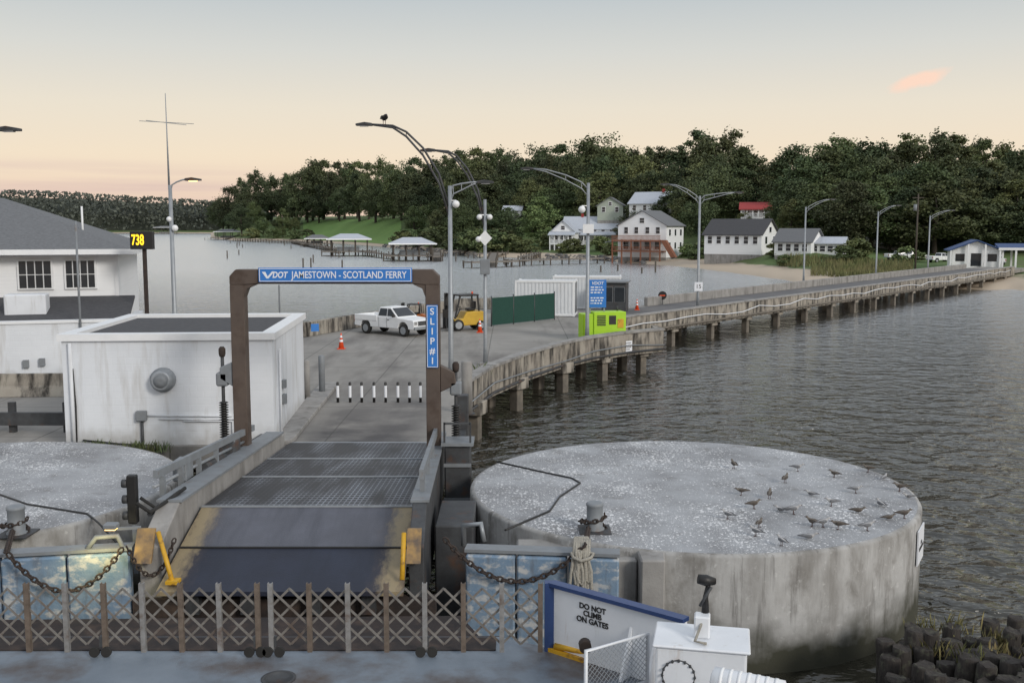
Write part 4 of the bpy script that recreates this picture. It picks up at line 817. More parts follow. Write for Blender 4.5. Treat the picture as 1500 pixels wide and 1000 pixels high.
m=MB(); m.tube([(-.04,0,8.0),(-.05,0,10),(-.06,0,12.2)],[.05,.03,.015],6); a=P(248,180,46).z-2.1; m.bar((-1.25,0,a+.08),(1.15,0,a-.05),.025); m.bar((-.6,-1,a),(.5,1,a),.025); m.build('antenna','steel',L1,local=True)
for c,rd in (((.18,-.1,6.3),.15),((-.05,-.15,6.7),.12)): m=MB(); m.ball(c,rd,10,6); m.build('camera','whiteclean',L1,local=True)
lamp('lamp head reaching in at the upper left corner',-17.5,32,10.9,[(1.75,.55,0)])
p=P(1341,385,160); r=E('utility_pole',(p.x,160,1.5),'wooden utility pole behind the far end of the causeway','pole'); z1=P(1341,284,160).z
m=MB(); m.tube([(p.x,160,1.5),(p.x,160,z1)],[.17,.11],8); m.build('pole','wood',r); m=MB(); m.bar((p.x-.9,160,z1-.6),(p.x+.9,160,z1-.6),.12); m.build('crossarm','wood',r)
m=MB(); m.cyl((p.x-.4,160,z1-2.6),(p.x-.4,160,z1-1.6),.25,10); m.build('transformer','gray',r)
# ---------------------------------------------------------------- birds
def bird(name,loc,yaw,sc,bm_,wm_,label,cat,group=None,sit=False,down=0):
    r=E(name,loc,label,cat,group,yaw); z0=-.07 if sit else 0
    pr=[(-.23,.150,.014,.006),(-.16,.155,.03,.014),(-.10,.158,.045,.034),(-.03,.155,.060,.056),(.04,.160,.062,.062),(.09,.18,.048,.05),(.12,.208,.034,.036),(.14,.235,.032,.033),(.162,.244,.031,.031),(.185,.24,.02,.02),(.195,.238,.008,.008)]
    vs=[];fs=[];N=10
    for (x,z,ry,rz_) in pr:
        zz=z+z0-(down*.3 if x>.1 else 0)
        for k in range(N): q=2*pi*k/N; vs.append((x,ry*cos(q),zz+rz_*sin(q)))
    for i in range(len(pr)-1):
        for k in range(N): fs.append((i*N+k,i*N+(k+1)%N,(i+1)*N+(k+1)%N,(i+1)*N+k))
    fs+=[tuple(range(N)),tuple((len(pr)-1)*N+k for k in range(N))]
    m=MB(); m.add(vs,fs,True); m.build('body',bm_,r,local=True)
    for s in (-1,1):
        m=MB(); vs=[];sec=[(.07,.168,.045,.012),(.0,.172,.055,.014),(-.10,.168,.04,.012),(-.2,.162,.02,.007),(-.28,.158,.004,.003)]
        for (x,z,hw,th) in sec:
            for k in range(8): q=2*pi*k/8; vs.append((x,s*(.055 if x>-.15 else .03)+th*cos(q),z+z0+hw*sin(q)*.75))
        fs=[(i*8+k,i*8+(k+1)%8,(i+1)*8+(k+1)%8,(i+1)*8+k) for i in range(4) for k in range(8)]+[tuple(range(8)),tuple(32+k for k in range(8))]
        m.add(vs,fs,True); m.build('wing',wm_,r,local=True)
        if not sit:
            m=MB(); m.tube([(.0,s*.025,.12),(.005,s*.025,.06),(0,s*.025,.006)],[.009,.006,.006],6); m.bar((-.01,s*.025,.006),(.045,s*.03,.006),.02,.008); m.build('leg','beak',r,local=True)
    m=MB(); m.tube([(.185,0,.24+z0-down*.3),(.215,0,.236+z0-down*.3),(.24,0,.226+z0-down*.3)],[.011,.008,.002],6); m.build('beak','beak',r,local=True)
    r.scale=(sc,)*3; return r
GL=[(1075,683,2,'b','brown gull at the far left of the flock on the dolphin'),(1168,687,0,'g','pale gull standing at the far side of the dolphin top'),(1222,696,2.8,'b','brown gull beyond the middle of the dolphin top'),(1295,699,.4,'g','gull at the far right rim, lower of two'),(1300,686,3,'b','brown gull at the very far right rim of the dolphin'),
(1086,722,3.1,'b','dark gull facing left on the left side of the flock'),(1127,727,1.5,'b','brown gull standing upright left of the flock centre'),(1188,723,3,'g','grey gull in the middle of the far row'),(1253,719,.2,'g','white breasted gull right of the flock centre'),(1104,742,.3,'b','brown gull alone below the dark left facing gull'),
(1143,746,2.7,'g','left of two grey gulls standing close together'),(1162,750,.2,'g','right of two grey gulls standing close together'),(1257,748,0,'b','long brown gull in the right half of the flock'),(1190,768,2.6,'b','brown gull at the near middle of the flock'),(1228,772,3.0,'b','brown gull facing left right of the near middle'),
(1270,774,.1,'g','grey gull near the right front rim'),(1107,782,2.0,'g','grey gull near the left front rim'),(1112,769,1.2,'b','small brown gull just behind the gull by the left front rim'),(1145,796,1.6,'g','gull closest to the front rim of the dolphin'),(1185,787,0,'g','grey gull between the front rim and the near middle'),
(1318,716,3.0,'b','brown gull by the right rim, upper of two'),(1332,727,2.9,'g','grey gull by the right rim, lower of two'),(1350,760,.1,'b','brown gull at the extreme right front rim'),(1205,769,.5,'g','pale gull next to the brown gull at the near middle'),
(1290,738,2.2,'g','pale gull alone between the flock and the right rim'),(1150,704,.8,'b','small brown gull between the far left gull and the far side gull'),(1218,738,2.9,'g','grey gull at the very centre of the flock'),(1302,758,.3,'b','brown gull resting left of the extreme right front gull'),(1066,757,2.4,'g','grey gull leftmost on the near half of the top')]
random.seed(8)
for i,(px,py,yaw,k,lab) in enumerate(GL):
    p=G(px,py+3,2.352); dd=V((p.x-DX,p.y-DY)); 
    if dd.length>4.95: dd=dd.normalized()*4.95; p=V((DX+dd.x,DY+dd.y,2.352))
    bird('gull',p,yaw+random.uniform(-.4,.4),random.uniform(.68,.84),'gull_brown' if k=='b' else 'skin_gull','wing_brown' if k=='b' else 'wing_grey',lab,'gull','gulls resting on the round dolphin',sit=(i in (3,12,19,21,27,10,24,7)),down=.1 if i in(5,14) else 0)
p=P(563,183,43); bird('vulture',(p.x,43,p.z-.02),-1.2,1.9,'black','black','dark bird perched on top of the tall curved lamp arm','bird',down=.15)
# ---------------------------------------------------------------- vehicles
def wheel(parent,x,y,r_,w_,s):
    m=MB(); k=[(r_*.62,-w_/2),(r_*.93,-w_/2),(r_,-w_*.3),(r_,w_*.3),(r_*.93,w_/2),(r_*.62,w_/2)]; m.lathe(k,(0,0,0),20); m.v=[(a+x,c+y,b+r_) for a,b,c in m.v]; t=m.build('wheel','rubber',parent,local=True)
    m=MB(); m.lathe([(r_*.62,0),(r_*.55,-.03),(r_*.2,.01),(.01,.01)],(0,0,0),16,cap=False); m.v=[(a+x,y+s*(w_/2+.004)+c*-s*0,b+r_) for a,b,c in m.v]; m.build('rim','steel',t,local=True)
def arc(cx,cz,r_,n=8): return [(cx-r_*cos(pi*i/n),cz+r_*sin(pi*i/n)) for i in range(n+1)]
def pickup(loc,yaw,sc,label,paint='whiteclean',group=None):
    r=E('pickup_truck',loc,label,'pickup truck',group,yaw)
    lo=[(-2.72,.52)]+arc(-1.7,.5,.46)+arc(1.75,.5,.46)+[(2.62,.5),(2.72,.62),(2.72,.95),(2.62,1.1),(1.25,1.2),(-.62,1.2),(-.62,.92),(-2.72,.92)]
    m=MB(); m.prism([(x,-.95,z) for x,z in lo],(0,1.9,0)); m.build('body',paint,r,local=True,bevel=.03,seg=2)
    for y in (-.91,.91): m=MB(); m.bb(-2.72,-.62,y-.06,y+.06,.9,1.27); m.build('bed_side',paint,r,local=True,bevel=.02)
    m=MB(); m.bb(-2.74,-2.64,-.85,.85,.62,1.26); m.build('tailgate',paint,r,local=True,bevel=.02)
    m=MB(); vs=[(-.66,-.92,1.19),(1.3,-.92,1.19),(1.3,.92,1.19),(-.66,.92,1.19),(-.5,-.74,1.83),(.48,-.74,1.83),(.48,.74,1.83),(-.5,.74,1.83)]
    m.add(vs,[(0,1,2,3),(4,5,6,7),(0,1,5,4),(1,2,6,5),(2,3,7,6),(3,0,4,7)]); m.build('cab',paint,r,local=True,bevel=.04,seg=2)
    def pane(nm,a,b,c,d,nr):
        m=MB(); nr=V(nr)*.012; m.prism([V(a)+nr,V(b)+nr,V(c)+nr,V(d)+nr],-nr*.6); m.build(nm,'glass',r,local=True)
    pane('windshield',(1.2,-.82,1.26),(1.2,.82,1.26),(.56,.69,1.77),(.56,-.69,1.77),(.6,0,.8))
    pane('rear_window',(-.64,-.75,1.3),(-.64,.75,1.3),(-.53,.66,1.74),(-.53,-.66,1.74),(-1,0,.2))
    for s in (-1,1): pane('side_window',(-.5,s*.9,1.27),(.25,s*.9,1.27),(.2,s*.775,1.74),(-.42,s*.775,1.74),(0,s,.3)); pane('side_window',(.32,s*.9,1.27),(1.08,s*.9,1.27),(.52,s*.775,1.74),(.28,s*.775,1.74),(0,s,.3))
    for x in (-1.7,1.75):
        for s in (-1,1): wheel(r,x,s*.82,.40,.26,s)
    for s in (-1,1): m=MB(); m.box((2.66,s*.76,.9),(.14,.3,.22)); m.build('headlight','lens',r,local=True,bevel=.02); m=MB(); m.box((-2.75,s*.86,1.0),(.05,.12,.35)); m.build('taillight','red',r,local=True); m=MB(); m.box((1.0,s*1.06,1.33),(.1,.22,.2)); m.build('mirror','black',r,local=True,bevel=.02)
    m=MB(); m.box((2.71,0,.88),(.06,1.1,.28)); m.build('grille','darksteel',r,local=True); m=MB(); m.box((2.76,0,.58),(.16,1.86,.2)); m.build('bumper','steel',r,local=True,bevel=.03); m=MB(); m.box((-2.8,0,.58),(.16,1.8,.18)); m.build('bumper','steel',r,local=True,bevel=.03)
    for s in (-1,1):
        for x in (.29,-.44): m=MB(); m.bb(x-.008,x+.008,s*.953-.004,s*.953+.004,.55,1.18); m.build('door_seam','black',r,local=True)
        m=MB(); m.bb(.35,.5,s*.96-.01,s*.96+.01,1.02,1.06); m.build('door_handle','black',r,local=True)
    r.scale=(sc,)*3; return r
p=G(577,489); tk=pickup(p,RD(-38),.9,'white pickup truck parked beside the barrier near the forklift')
def forklift(loc,yaw,paint,label):
    r=E('forklift',loc,label,'forklift',None,yaw)
    m=MB(); m.prism([(-1.3,-.55,.35),(-1.3,-.55,1.05),(-.9,-.55,1.2),(.1,-.55,1.15),(.35,-.55,.75),(.9,-.55,.7),(.9,-.55,.3)],(0,1.1,0)); m.build('body',paint,r,local=True,bevel=.05,seg=2)
    for x,x2 in ((.85,.5),(-.8,-.65)):
        for y in (-.48,.48): m=MB(); m.bar((x,y,.75),(x2,y,2.15),.09); m.build('guard_post','black',r,local=True)
    m=MB(); m.box((-.08,0,2.17),(1.3,1.08,.1)); m.build('overhead_guard','black',r,local=True,bevel=.02)
    m=MB(); m.box((-.35,0,1.28),(.5,.5,.16)); m.box((-.6,0,1.55),(.14,.5,.45)); m.build('seat','black',r,local=True,bevel=.04)
    m=MB()
    for y in (-.35,.35): m.bb(1.0,1.2,y-.09,y+.09,.1,2.3)
    for z in (.6,1.5,2.25): m.bb(1.0,1.12,-.35,.35,z-.06,z+.06)
    m.build('mast','black',r,local=True); m=MB(); m.bb(1.21,1.28,-.5,.5,.3,1.3); m.build('carriage','black',r,local=True)
    for y in (-.28,.28): m=MB(); m.bb(1.28,2.2,y-.06,y+.06,.12,.17); m.bb(1.28,1.34,y-.06,y+.06,.12,.8); m.build('fork','darksteel',r,local=True)
    for x,rd in ((.65,.36),(-.85,.3)):
        for s in (-1,1): wheel(r,x,s*.5,rd,.24,s)
    m=MB(); m.tube([(.55,0,.8),(.3,0,1.35)],.03,6); m.tube([(.3+.14*cos(q*.524)*.4,.17*sin(q*.524),1.37+.1*cos(q*.524)) for q in range(12)],.02,6,closed=True); m.build('steering_wheel','black',r,local=True)
    m=MB(); m.lathe([(.06,0),(.06,.12),(.02,.14)],(-.5,0,2.23),10); m.build('beacon','orange',r,local=True)
    return r
forklift(G(681,483),RD(205),'fork_yellow','yellow forklift with black mast between the pickup and the green fence')
o=forklift(V((*P(606,458,66).xy,2.1)),RD(175),'machine_orange','small orange forklift half hidden behind the white pickup'); o.scale=(.64,.64,.64)
def cone(px,py,label):
    p=G(px,py); r=E('traffic_cone',p,label,'traffic cone'); m=MB(); m.box((0,0,.025),(.4,.4,.05)); m.build('base','orange',r,local=True,bevel=.015)
    m=MB(); m.lathe([(.15,.05),(.03,.82),(.02,.84)],(0,0,0),18); m.build('cone','orange',r,local=True)
    for z0,z1 in ((.38,.5),(.6,.72)):
        rr=lambda z:.15-(z-.05)*.12/.77+.003
        m=MB(); m.lathe([(rr(z0),z0),(rr(z1),z1)],(0,0,0),18,cap=False); m.build('reflective_collar','signwhite',r,local=True)
cone(500,511,'orange traffic cone alone on the deck left of the pickup'); cone(703,487,'orange traffic cone beside the yellow forklift'); cone(933,454,'orange traffic cone near the start of the causeway')
p=G(884,497); r=E('generator_cabinet',(p.x,p.y,2.1),'lime green equipment cabinet on the curved pier below the blue sign','cabinet',None,RD(12))
m=MB(); m.bb(-.75,1.15,-.55,.55,.1,1.6); m.build('casing','lime',r,local=True,bevel=.03); m=MB(); m.bb(-1.35,-.753,-.5,.5,.1,1.5); m.build('side_panel','lime',r,local=True,bevel=.03)
m=MB()
for k in range(6): m.bb(-.55,-.05,-.575,-.553,.85+k*.1,.91+k*.1)
m.build('louver','black',r,local=True); m=MB(); m.bb(.15,.55,-.575,-.553,.9,1.4); m.build('control_window','black',r,local=True)
m=MB(); m.bb(.65,1.0,-.57,-.553,.7,1.2); m.build('label_plate','yellow',r,local=True); m=MB(); m.bb(-1.4,1.2,-.6,.6,-0.01,.1); m.build('skid','darksteel',r,local=True)
m=MB(); m.tube([(.9,.3,1.6),(.9,.3,1.85)],.05,8); m.build('exhaust','darksteel',r,local=True)
p=P(875,430,57.6); r=E('information_sign',(p.x,57.6,2.1),'blue information board on posts above the lime green cabinet','sign')
m=MB(); m.bb(p.x-.5,p.x+.5,57.57,57.63,p.z-.78,p.z+.78); m.build('panel','blue',r)
for x in (-.4,.4): m=MB(); m.bb(p.x+x-.04,p.x+x+.04,57.64,57.72,2.1,p.z+.7); m.build('post','steel',r)
text('VDOT',.24,'signwhite',r,(p.x,57.56,p.z+.58),shear=.2,bold=.02)
m=MB(); random.seed(2)
for k in range(7):
    x=-.38
    z=p.z+.36-k*.15
    if k==3: continue
    while x<.3:
        w_=random.uniform(.05,.2); x1=min(x+w_,.38); m.bb(p.x+x,p.x+x1,57.56,57.569,z-.035,z+.035); x=x1+.05
m.build('lettering','signwhite',r)
p=P(917,507,57.3); r=E('pier_notice',(p.x,p.y,p.z),'small white notice on the outer face of the curved pier','sign',None,RD(40)); m=MB(); m.box((0,-.1,0),(.75,.03,.6)); m.build('panel','signwhite',r,local=True)
m=MB()
for k in range(4): m.bb(-.28,.28-.08*(k%2),-.122,-.116,.17-k*.12,.21-k*.12)
m.build('lettering','black',r,local=True)
def container(x,y,yaw,L,label,doors=True):
    r=E('shipping_container',(x,y,2.1),label,'container',None,yaw); m=MB(); m.bb(0,L,0,2.4,.12,2.5); m.build('body','container',r,local=True)
    m=MB(); k=0.15
    while k<L-.15: m.bb(k,k+.12,-.035,.0,.25,2.38); k+=.26
    m.build('corrugation','container',r,local=True)
    m=MB()
    for y_ in (.03,2.37):
        for x_ in (.03,L-.03): m.bb(x_-.07,x_+.07,y_-.07,y_+.07,0,2.55)
    for z in (.1,2.48): m.bb(0,L,-.06,.05,z-.07,z+.07); m.bb(L-.05,L+.06,0,2.4,z-.07,z+.07)
    m.build('frame','whiteclean',r,local=True)
    m=MB(); 
    for y_ in (.5,.95,1.45,1.9): m.tube([(L+.05,y_,.2),(L+.05,y_,2.4)],.025,6)
    m.build('door_bar','gray',r,local=True); return r
container(.25,73.2,RD(-8),4.2,'white shipping container behind the green screened fence'); container(3.2,79.5,RD(-6),5.2,'second white container standing behind the front one')
r=E('screen_fence',(-.5,67,2.1),'dark green screened fence panel beside the forklift','fence'); a=G(720,478);b=G(812,468)
m=MB(); m.bar(a+V((0,0,.95)),b+V((0,0,.95)),.04,1.75); m.build('screen','green_screen',r)
for k in range(4): q=a.lerp(b,k/3); m=MB(); m.tube([q,q+V((0,0,1.95))],.04,8); m.build('post','darksteel',r)
p=G(901,456); r=E('office_trailer',p,'small dark glazed office trailer right of the containers','trailer',None,RD(-12)); m=MB(); m.bb(-.9,.9,-1,1,.0,2.2); m.build('wall','darksteel',r,local=True)
m=MB(); m.bb(-1.05,1.05,-1.2,1.2,2.2,2.34); m.build('roof','gray',r,local=True,bevel=.03)
for x in (-.45,.43): m=MB(); m.bb(x-.38,x+.38,-1.03,-.99,.75,1.9); f_=m.build('window','gray',r,local=True); m=MB(); m.bb(x-.35,x+.35,-1.045,-1.03,.78,1.87); m.build('pane','glass',f_,local=True)
p=G(970,446); r=E('round_sign',p,'small dark round sign on a barrier at the causeway start','sign'); m=MB(); m.tube([(0,0,0),(0,0,1)],.03,6); m.build('post','darksteel',r,local=True); m=MB(); m.cyl((0,-.03,.75),(0,-.06,.75),.35,20); m.build('panel','black',r,local=True); m=MB(); m.bb(-.22,.22,-.075,-.061,.7,.8); m.build('bar','orange',r,local=True)
# ---------------------------------------------------------------- houses
def house(label,px,py,Y,w,d,hw,hr,yaw,axis,wall,roof,wins=(),name='house',cat='house',door=None,chim=None,porch=None,open_=False):
    b=P(px,py,Y); r=E(name,b,label,cat,None,RD(yaw)); o=.45
    m=MB(); m.bb(-w/2+.05,w/2-.05,-d/2+.05,d/2-.05,-3.5,.0); m.build('foundation','conc',r,local=True)
    m=MB()
    if axis=='x': m.prism([(-w/2,-d/2,0),(-w/2,d/2,0),(-w/2,d/2,hw),(-w/2,0,hw+hr),(-w/2,-d/2,hw)],(w,0,0))
    else: m.prism([(-w/2,-d/2,0),(w/2,-d/2,0),(w/2,-d/2,hw),(0,-d/2,hw+hr),(-w/2,-d/2,hw)],(0,d,0))
    m.build('wall',wall,r,local=True)
    m=MB(); half=(d if axis=='x' else w)/2; lo=hw-o*hr/half; t=.22
    for s in (-1,1):
        pl_=[(0,hw+hr+.02),(s*(half+o),lo+.02),(s*(half+o),lo+t),(0,hw+hr+t)]
        if axis=='x': m.prism([(-w/2-o,a,z) for a,z in pl_],(w+2*o,0,0))
        else: m.prism([(a,-d/2-o,z) for a,z in pl_],(0,d+2*o,0))
    rf=m.build('roof',roof,r,local=True)
    if chim: m=MB(); m.bb(chim[0]-.35,chim[0]+.35,chim[1]-.35,chim[1]+.35,hw,hw+hr+1.0); m.build('chimney','redroof',rf,local=True)
    for f_,u,z,ww,wh in wins:
        m=MB();g_=MB()
        if f_=='f': m.bb(u-ww/2-.12,u+ww/2+.12,-d/2-.07,-d/2+.02,z-.12,z+wh+.12); g_.bb(u-ww/2,u+ww/2,-d/2-.1,-d/2-.07,z,z+wh/2-.04); g_.bb(u-ww/2,u+ww/2,-d/2-.1,-d/2-.07,z+wh/2+.04,z+wh)
        else:
            s=-1 if f_=='l' else 1; x=s*w/2
            m.bb(min(x-.02*s,x+.07*s),max(x-.02*s,x+.07*s),u-ww/2-.12,u+ww/2+.12,z-.12,z+wh+.12); g_.bb(min(x+.07*s,x+.1*s),max(x+.07*s,x+.1*s),u-ww/2,u+ww/2,z,z+wh)
        wo=m.build('window','whiteclean',r,local=True); g_.build('pane','glass',wo,local=True)
    if door: m=MB(); m.bb(door-.5,door+.5,-d/2-.08,-d/2+.02,.1,2.2); m.build('door','gray',r,local=True)
    if porch:
        pm,ph,pd,pz,prm=porch
        m=MB(); m.bb(-w/2,w/2,-d/2-pd,-d/2-.02,pz-.35,pz); m.build('deck',pm,r,local=True)
        for k in range(6): x=-w/2+.15+k*(w-.3)/5; m=MB(); m.bb(x-.14,x+.14,-d/2-pd+.05,-d/2-pd+.33,-3,ph); m.build('porch_post',pm,r,local=True)
        m=MB(); m.bb(-w/2,w/2,-d/2-pd,-d/2-pd+.08,pz+.95,pz+1.05); k=-w/2
        while k<w/2: m.bb(k,k+.1,-d/2-pd+.01,-d/2-pd+.07,pz,pz+.95); k+=.3
        m.build('railing',pm,r,local=True)
        if prm: m=MB(); m.prism([(-w/2-.4,-d/2-pd-.4,ph),(-w/2-.4,-d/2-.01,ph+.9),(-w/2-.4,-d/2-.01,ph+1.1),(-w/2-.4,-d/2-pd-.4,ph+.2)],(w+.8,0,0)); m.build('porch_roof',prm,r,local=True)
    return r
W3=lambda z,xs,f='f',ww=.9,wh=1.4:[(f,x,z,ww,wh) for x in xs]
h1=house('tall white house with brown timber deck on the shore',953,376,242,12.2,10,7.3,3.3,-32,'y','siding','shingle',W3(5.5,(-4,-1.4,1.4,4))+W3(1.9,(-4,-1.4,1.4,4),ww=1.3,wh=1.7)+W3(5.0,(-3.2,0,3.2),'r')+W3(2.0,(-3.2,0,3.2),'r')+[('f',0,7.9,1.1,1.1)],porch=('cedar',4.1,3.4,4.0,None))
m=MB(); m.bb(-6.1,6.1,-8.38,-5.02,1.3,1.55); m.build('lower_deck','cedar',h1,local=True)
m=MB(); m.bb(-6.1,6.1,-8.46,-8.4,2.35,2.46); k=-6.1
while k<6.1: m.bb(k,k+.1,-8.45,-8.41,1.55,2.35); k+=.35
m.build('lower_railing','cedar',h1,local=True)
m=MB(); m.prism([(6.1,-8.3,4.0),(7.3,-8.3,4.0),(9.8,-8.3,0.2),(8.6,-8.3,0.2)],(0,1.2,0)); m.build('stair','cedar',h1,local=True)
house('wide grey roofed white house with long columned porch left of the brown decked house',868,358,300,16,9,4.6,3.3,-12,'x','siding','metalroof',W3(3.3,(-6,-3.6,-1.2,1.2,3.6,6),wh=1.0)+W3(.8,(-5,-2,2,5))+W3(2.8,(-2,2),'r')+W3(5,(0,),'r',wh=1.1),porch=('whiteclean',2.7,3,.2,'metalroof'),chim=(-3,0))
house('small grey gabled house at the left end of the long porch house',828,357,292,6.8,7,3.4,3.0,-14,'y','siding','metalroof',W3(1.0,(-2,0,2))+[('f',0,4.0,1,1)],porch=('whiteclean',2.4,2.4,.2,'metalroof'))
house('large white gabled house on the hill above the decked house',962,322,290,13,8.5,4.6,3.0,-35,'x','siding','metalroof',W3(2.6,(-4.8,-1.6,1.6,4.8))+W3(2.6,(-2,2),'r')+W3(4.7,(0,),'r',wh=1.1),chim=(2,0))
house('narrow pale green house high on the slope beside the white gabled house',896,323,300,7.4,8,4.2,2.3,-12,'y','palegreen','shingle',W3(2.4,(-1.9,1.9))+[('f',0,4.3,.8,.9)])
house('white house with red roof and dark porch on the hill',1107,320,250,7.0,6,2.3,1.4,-14,'x','siding','redroof',W3(.7,(-2,0,2),wh=1.1),porch=('whiteclean',2.0,1.6,.2,'redroof'))
house('white house with black shingle roof facing the beach',1085,372,212,12.6,8,4.1,2.9,-38,'x','siding','shingle2',W3(2.2,(-5,-3,-1,1,3,5))+W3(2.2,(-1.9,1.9),'r')+W3(4.5,(0,),'r',wh=1.),door=0)
house('low white cottage with grey gable right of the black roofed house',1170,374,196,7.2,6.2,2.7,2.2,-38,'x','siding','shingle',W3(.9,(-2.4,-.8,.8,2.4),wh=1.3)+W3(.9,(-1.2,1.2),'r',wh=1.2))
house('small white annex at the right end of the low cottage',1212,374,194,6.2,4.6,2.3,1.0,-25,'x','siding','metalroof',W3(.8,(-2,-.6,.8,2.2),wh=1.0)+W3(.8,(0,),'r',wh=1.))
house('small white hill house with grey roof behind the causeway lamps',1290,357,216,8.2,6,2.8,1.9,-38,'x','siding','shingle',W3(.9,(-2.8,0,2.8),wh=1.2)+W3(.9,(-1.2,1.2),'r',wh=1.2))
house('tiny white outbuilding up among the trees right of the cottage',1217,331,232,2.4,3,2.4,1.1,-20,'y','siding','shingle2',W3(.8,(0,),ww=.7))
house('white shed partly hidden by the trees left of the pale shore tree',752,318,345,6,5,2.2,1.4,-10,'x','siding','metalroof',W3(.7,(-1.5,1.5)))
b=P(1426,389,165); r=E('ferry_pavilion',b,'white gabled building with blue roof trim at the end of the causeway','building',None,RD(-16))
m=MB(); m.prism([(-4.2,-2.6,-.9),(4.2,-2.6,-.9),(4.2,-2.6,3.0),(0,-2.6,4.65),(-4.2,-2.6,3.0)],(0,6.8,0)); m.build('wall','siding',r,local=True)
for s in (-1,1): m=MB(); m.prism([(0,-3.4,4.75),(s*4.9,-3.4,2.8),(s*4.9,-3.4,3.0),(0,-3.4,4.98)],(0,8,0)); m.build('roof','blueroof',r,local=True)
for x in (-4.5,-1.5,1.5,4.5): m=MB(); m.bb(x-.16,x+.16,-3.3,-3.0,-.9,3.1+(1.1 if abs(x)<2 else 0)); m.build('column','whiteclean',r,local=True)
for x0,x1,z0,z1 in ((-3.6,-2.0,.9,2.3),(-.9,.9,0,2.4),(2.0,3.6,.9,2.3)): m=MB(); m.bb(x0,x1,-2.64,-2.6,z0,z1); m.build('window','glass',r,local=True)
r.scale=(.84,.84,.84)
b=P(1484,390,162); r=E('toll_canopy',b,'white blue-edged canopy on posts at the right edge','canopy',None,RD(-14))
m=MB(); m.prism([(-3,-2,3.2),(4,-2,3.2),(4,2,4.0),(-3,2,4.0)],(0,0,.25)); m.build('roof','blueroof',r,local=True)
m=MB(); m.bb(-3.05,4.05,-2.1,-2.02,3.05,3.5); m.build('fascia_board','whiteclean',r,local=True)
for x in (-2.7,0,2.8):
    for y,hh in ((-1.8,3.3),(1.8,4.0)): m=MB(); m.bb(x-.16,x+.16,y-.16,y+.16,-.9,hh); m.build('column','whiteclean',r,local=True)
r.scale=(.84,.84,.84)
for i,(px,Y,yw,lab) in enumerate(((1318,190,10,'white pickup parked below the small hill house, left of two'),(1338,188,5,'white pickup parked below the small hill house, right of two'),(1462,172,80,'white pickup parked between the gabled building and the canopy'),(1380,180,20,'white pickup parked just left of the blue trimmed building'))):
    c=copy_tree(tk); c.location=(XY(px,Y),Y,ground(px,Y)+.05); c.rotation_euler=(0,0,RD(yw)); c['label']=lab; c['group']='vehicles parked at the far landing'
# ---------------------------------------------------------------- boathouses, docks, piles
def boathouse(px,py,d,w,h,label,roof='metalroof'):
    p=G(px,py,0); r=E('boathouse',p,label,'boathouse',None,RD(8)); m=MB(); m.bb(-w/2-2,w/2+2,-d/2-1.2,d/2,1.05,1.3); m.build('platform','dockwood',r,local=True)
    for x in (-.45,-.15,.15,.45):
        for y in (-.42,.42): m=MB(); m.cyl((x*w,y*d,-1.5),(x*w,y*d,h),.2,8); m.build('pile','wood',r,local=True)
    m=MB(); o=.7; vs=[(-w/2-o,-d/2-o,h),(w/2+o,-d/2-o,h),(w/2+o,d/2+o,h),(-w/2-o,d/2+o,h),(-w*.22,0,h+1.5),(w*.22,0,h+1.5)]
    m.add(vs,[(0,1,5,4),(1,2,5),(2,3,4,5),(3,0,4),(0,3,2,1)]); m.build('roof',roof,r,local=True)
    m=MB(); m.bb(-w/2-o,w/2+o,-d/2-o-.06,-d/2-o,h-.25,h+.05); m.build('fascia_board','whiteclean',r,local=True)
    m=MB(); m.bb(-w*.3,w*.25,-d*.1,d*.3,1.3,2.4); m.build('storage_box','gray',r,local=True)
    for k in range(5):
        x=-w/2-2+k*(w+4)/4; m=MB(); m.cyl((x,-d/2-1.2,-1.5),(x,-d/2-1.2,1.8),.16,7); m.build('fender_pile','wood',r,local=True)
boathouse(512,374,8,11.5,4.8,'white roofed boathouse on piles in front of the lawn'); boathouse(604,381,7,10.5,4.2,'white roofed boathouse right of the lawn'); boathouse(334,351,10,15,5,'far boathouse off the tip of the wooded point','shingle'); boathouse(243,343,12,22,7,'distant boathouse across the inlet','shingle')
boathouse(465,361,8,9,3.4,'small distant boat shelter left of the lawn boathouse','shingle')
def dock(a,b,w,label):
    a,b=V(a),V(b); r=E('timber_dock',a.lerp(b,.5),label,'dock'); m=MB(); m.bar(a+V((0,0,1.1)),b+V((0,0,1.1)),w,.25); m.build('walkway','dockwood',r)
    L=(b-a).length; nn=max(2,int(L/5)); s=(b-a).normalized().cross(V((0,0,1)))*w/2
    for k in range(nn+1):
        q=a.lerp(b,k/nn)
        for e in (-1,1): m=MB(); m.cyl(q+s*e+V((0,0,-1.5)),q+s*e+V((0,0,1.4+.4*(k%2))),.16,7); m.build('pile','wood',r)
dock(G(430,357,0),G(500,371,0),2,'long timber dock leading to the boathouse before the lawn'); dock(G(620,377,0),G(700,372,0),2,'timber dock behind the right boathouse'); dock(G(685,392,0),G(755,390,0),3,'dark timber dock with posts in mid water'); dock(G(745,389,0),G(880,385,0),2.4,'long timber dock along the rocky shore'); dock(G(345,353,0),G(450,358,0),2.5,'distant timber dock along the wooded point')
dock(G(765,383,0),G(790,376,0),2,'short timber landing below the pale shore tree'); dock(G(530,374,0),G(580,380,0),2,'low timber walkway between the two boathouses'); dock(G(690,378,0),G(740,376,0),2,'small timber dock against the wooded shore'); dock(G(640,383,0),G(640,374,0),2,'short dock running in to shore right of the boathouses')
dock(G(720,390,0),G(724,377,0),2,'narrow dock joining the dark mid water dock to the shore')
random.seed(41)
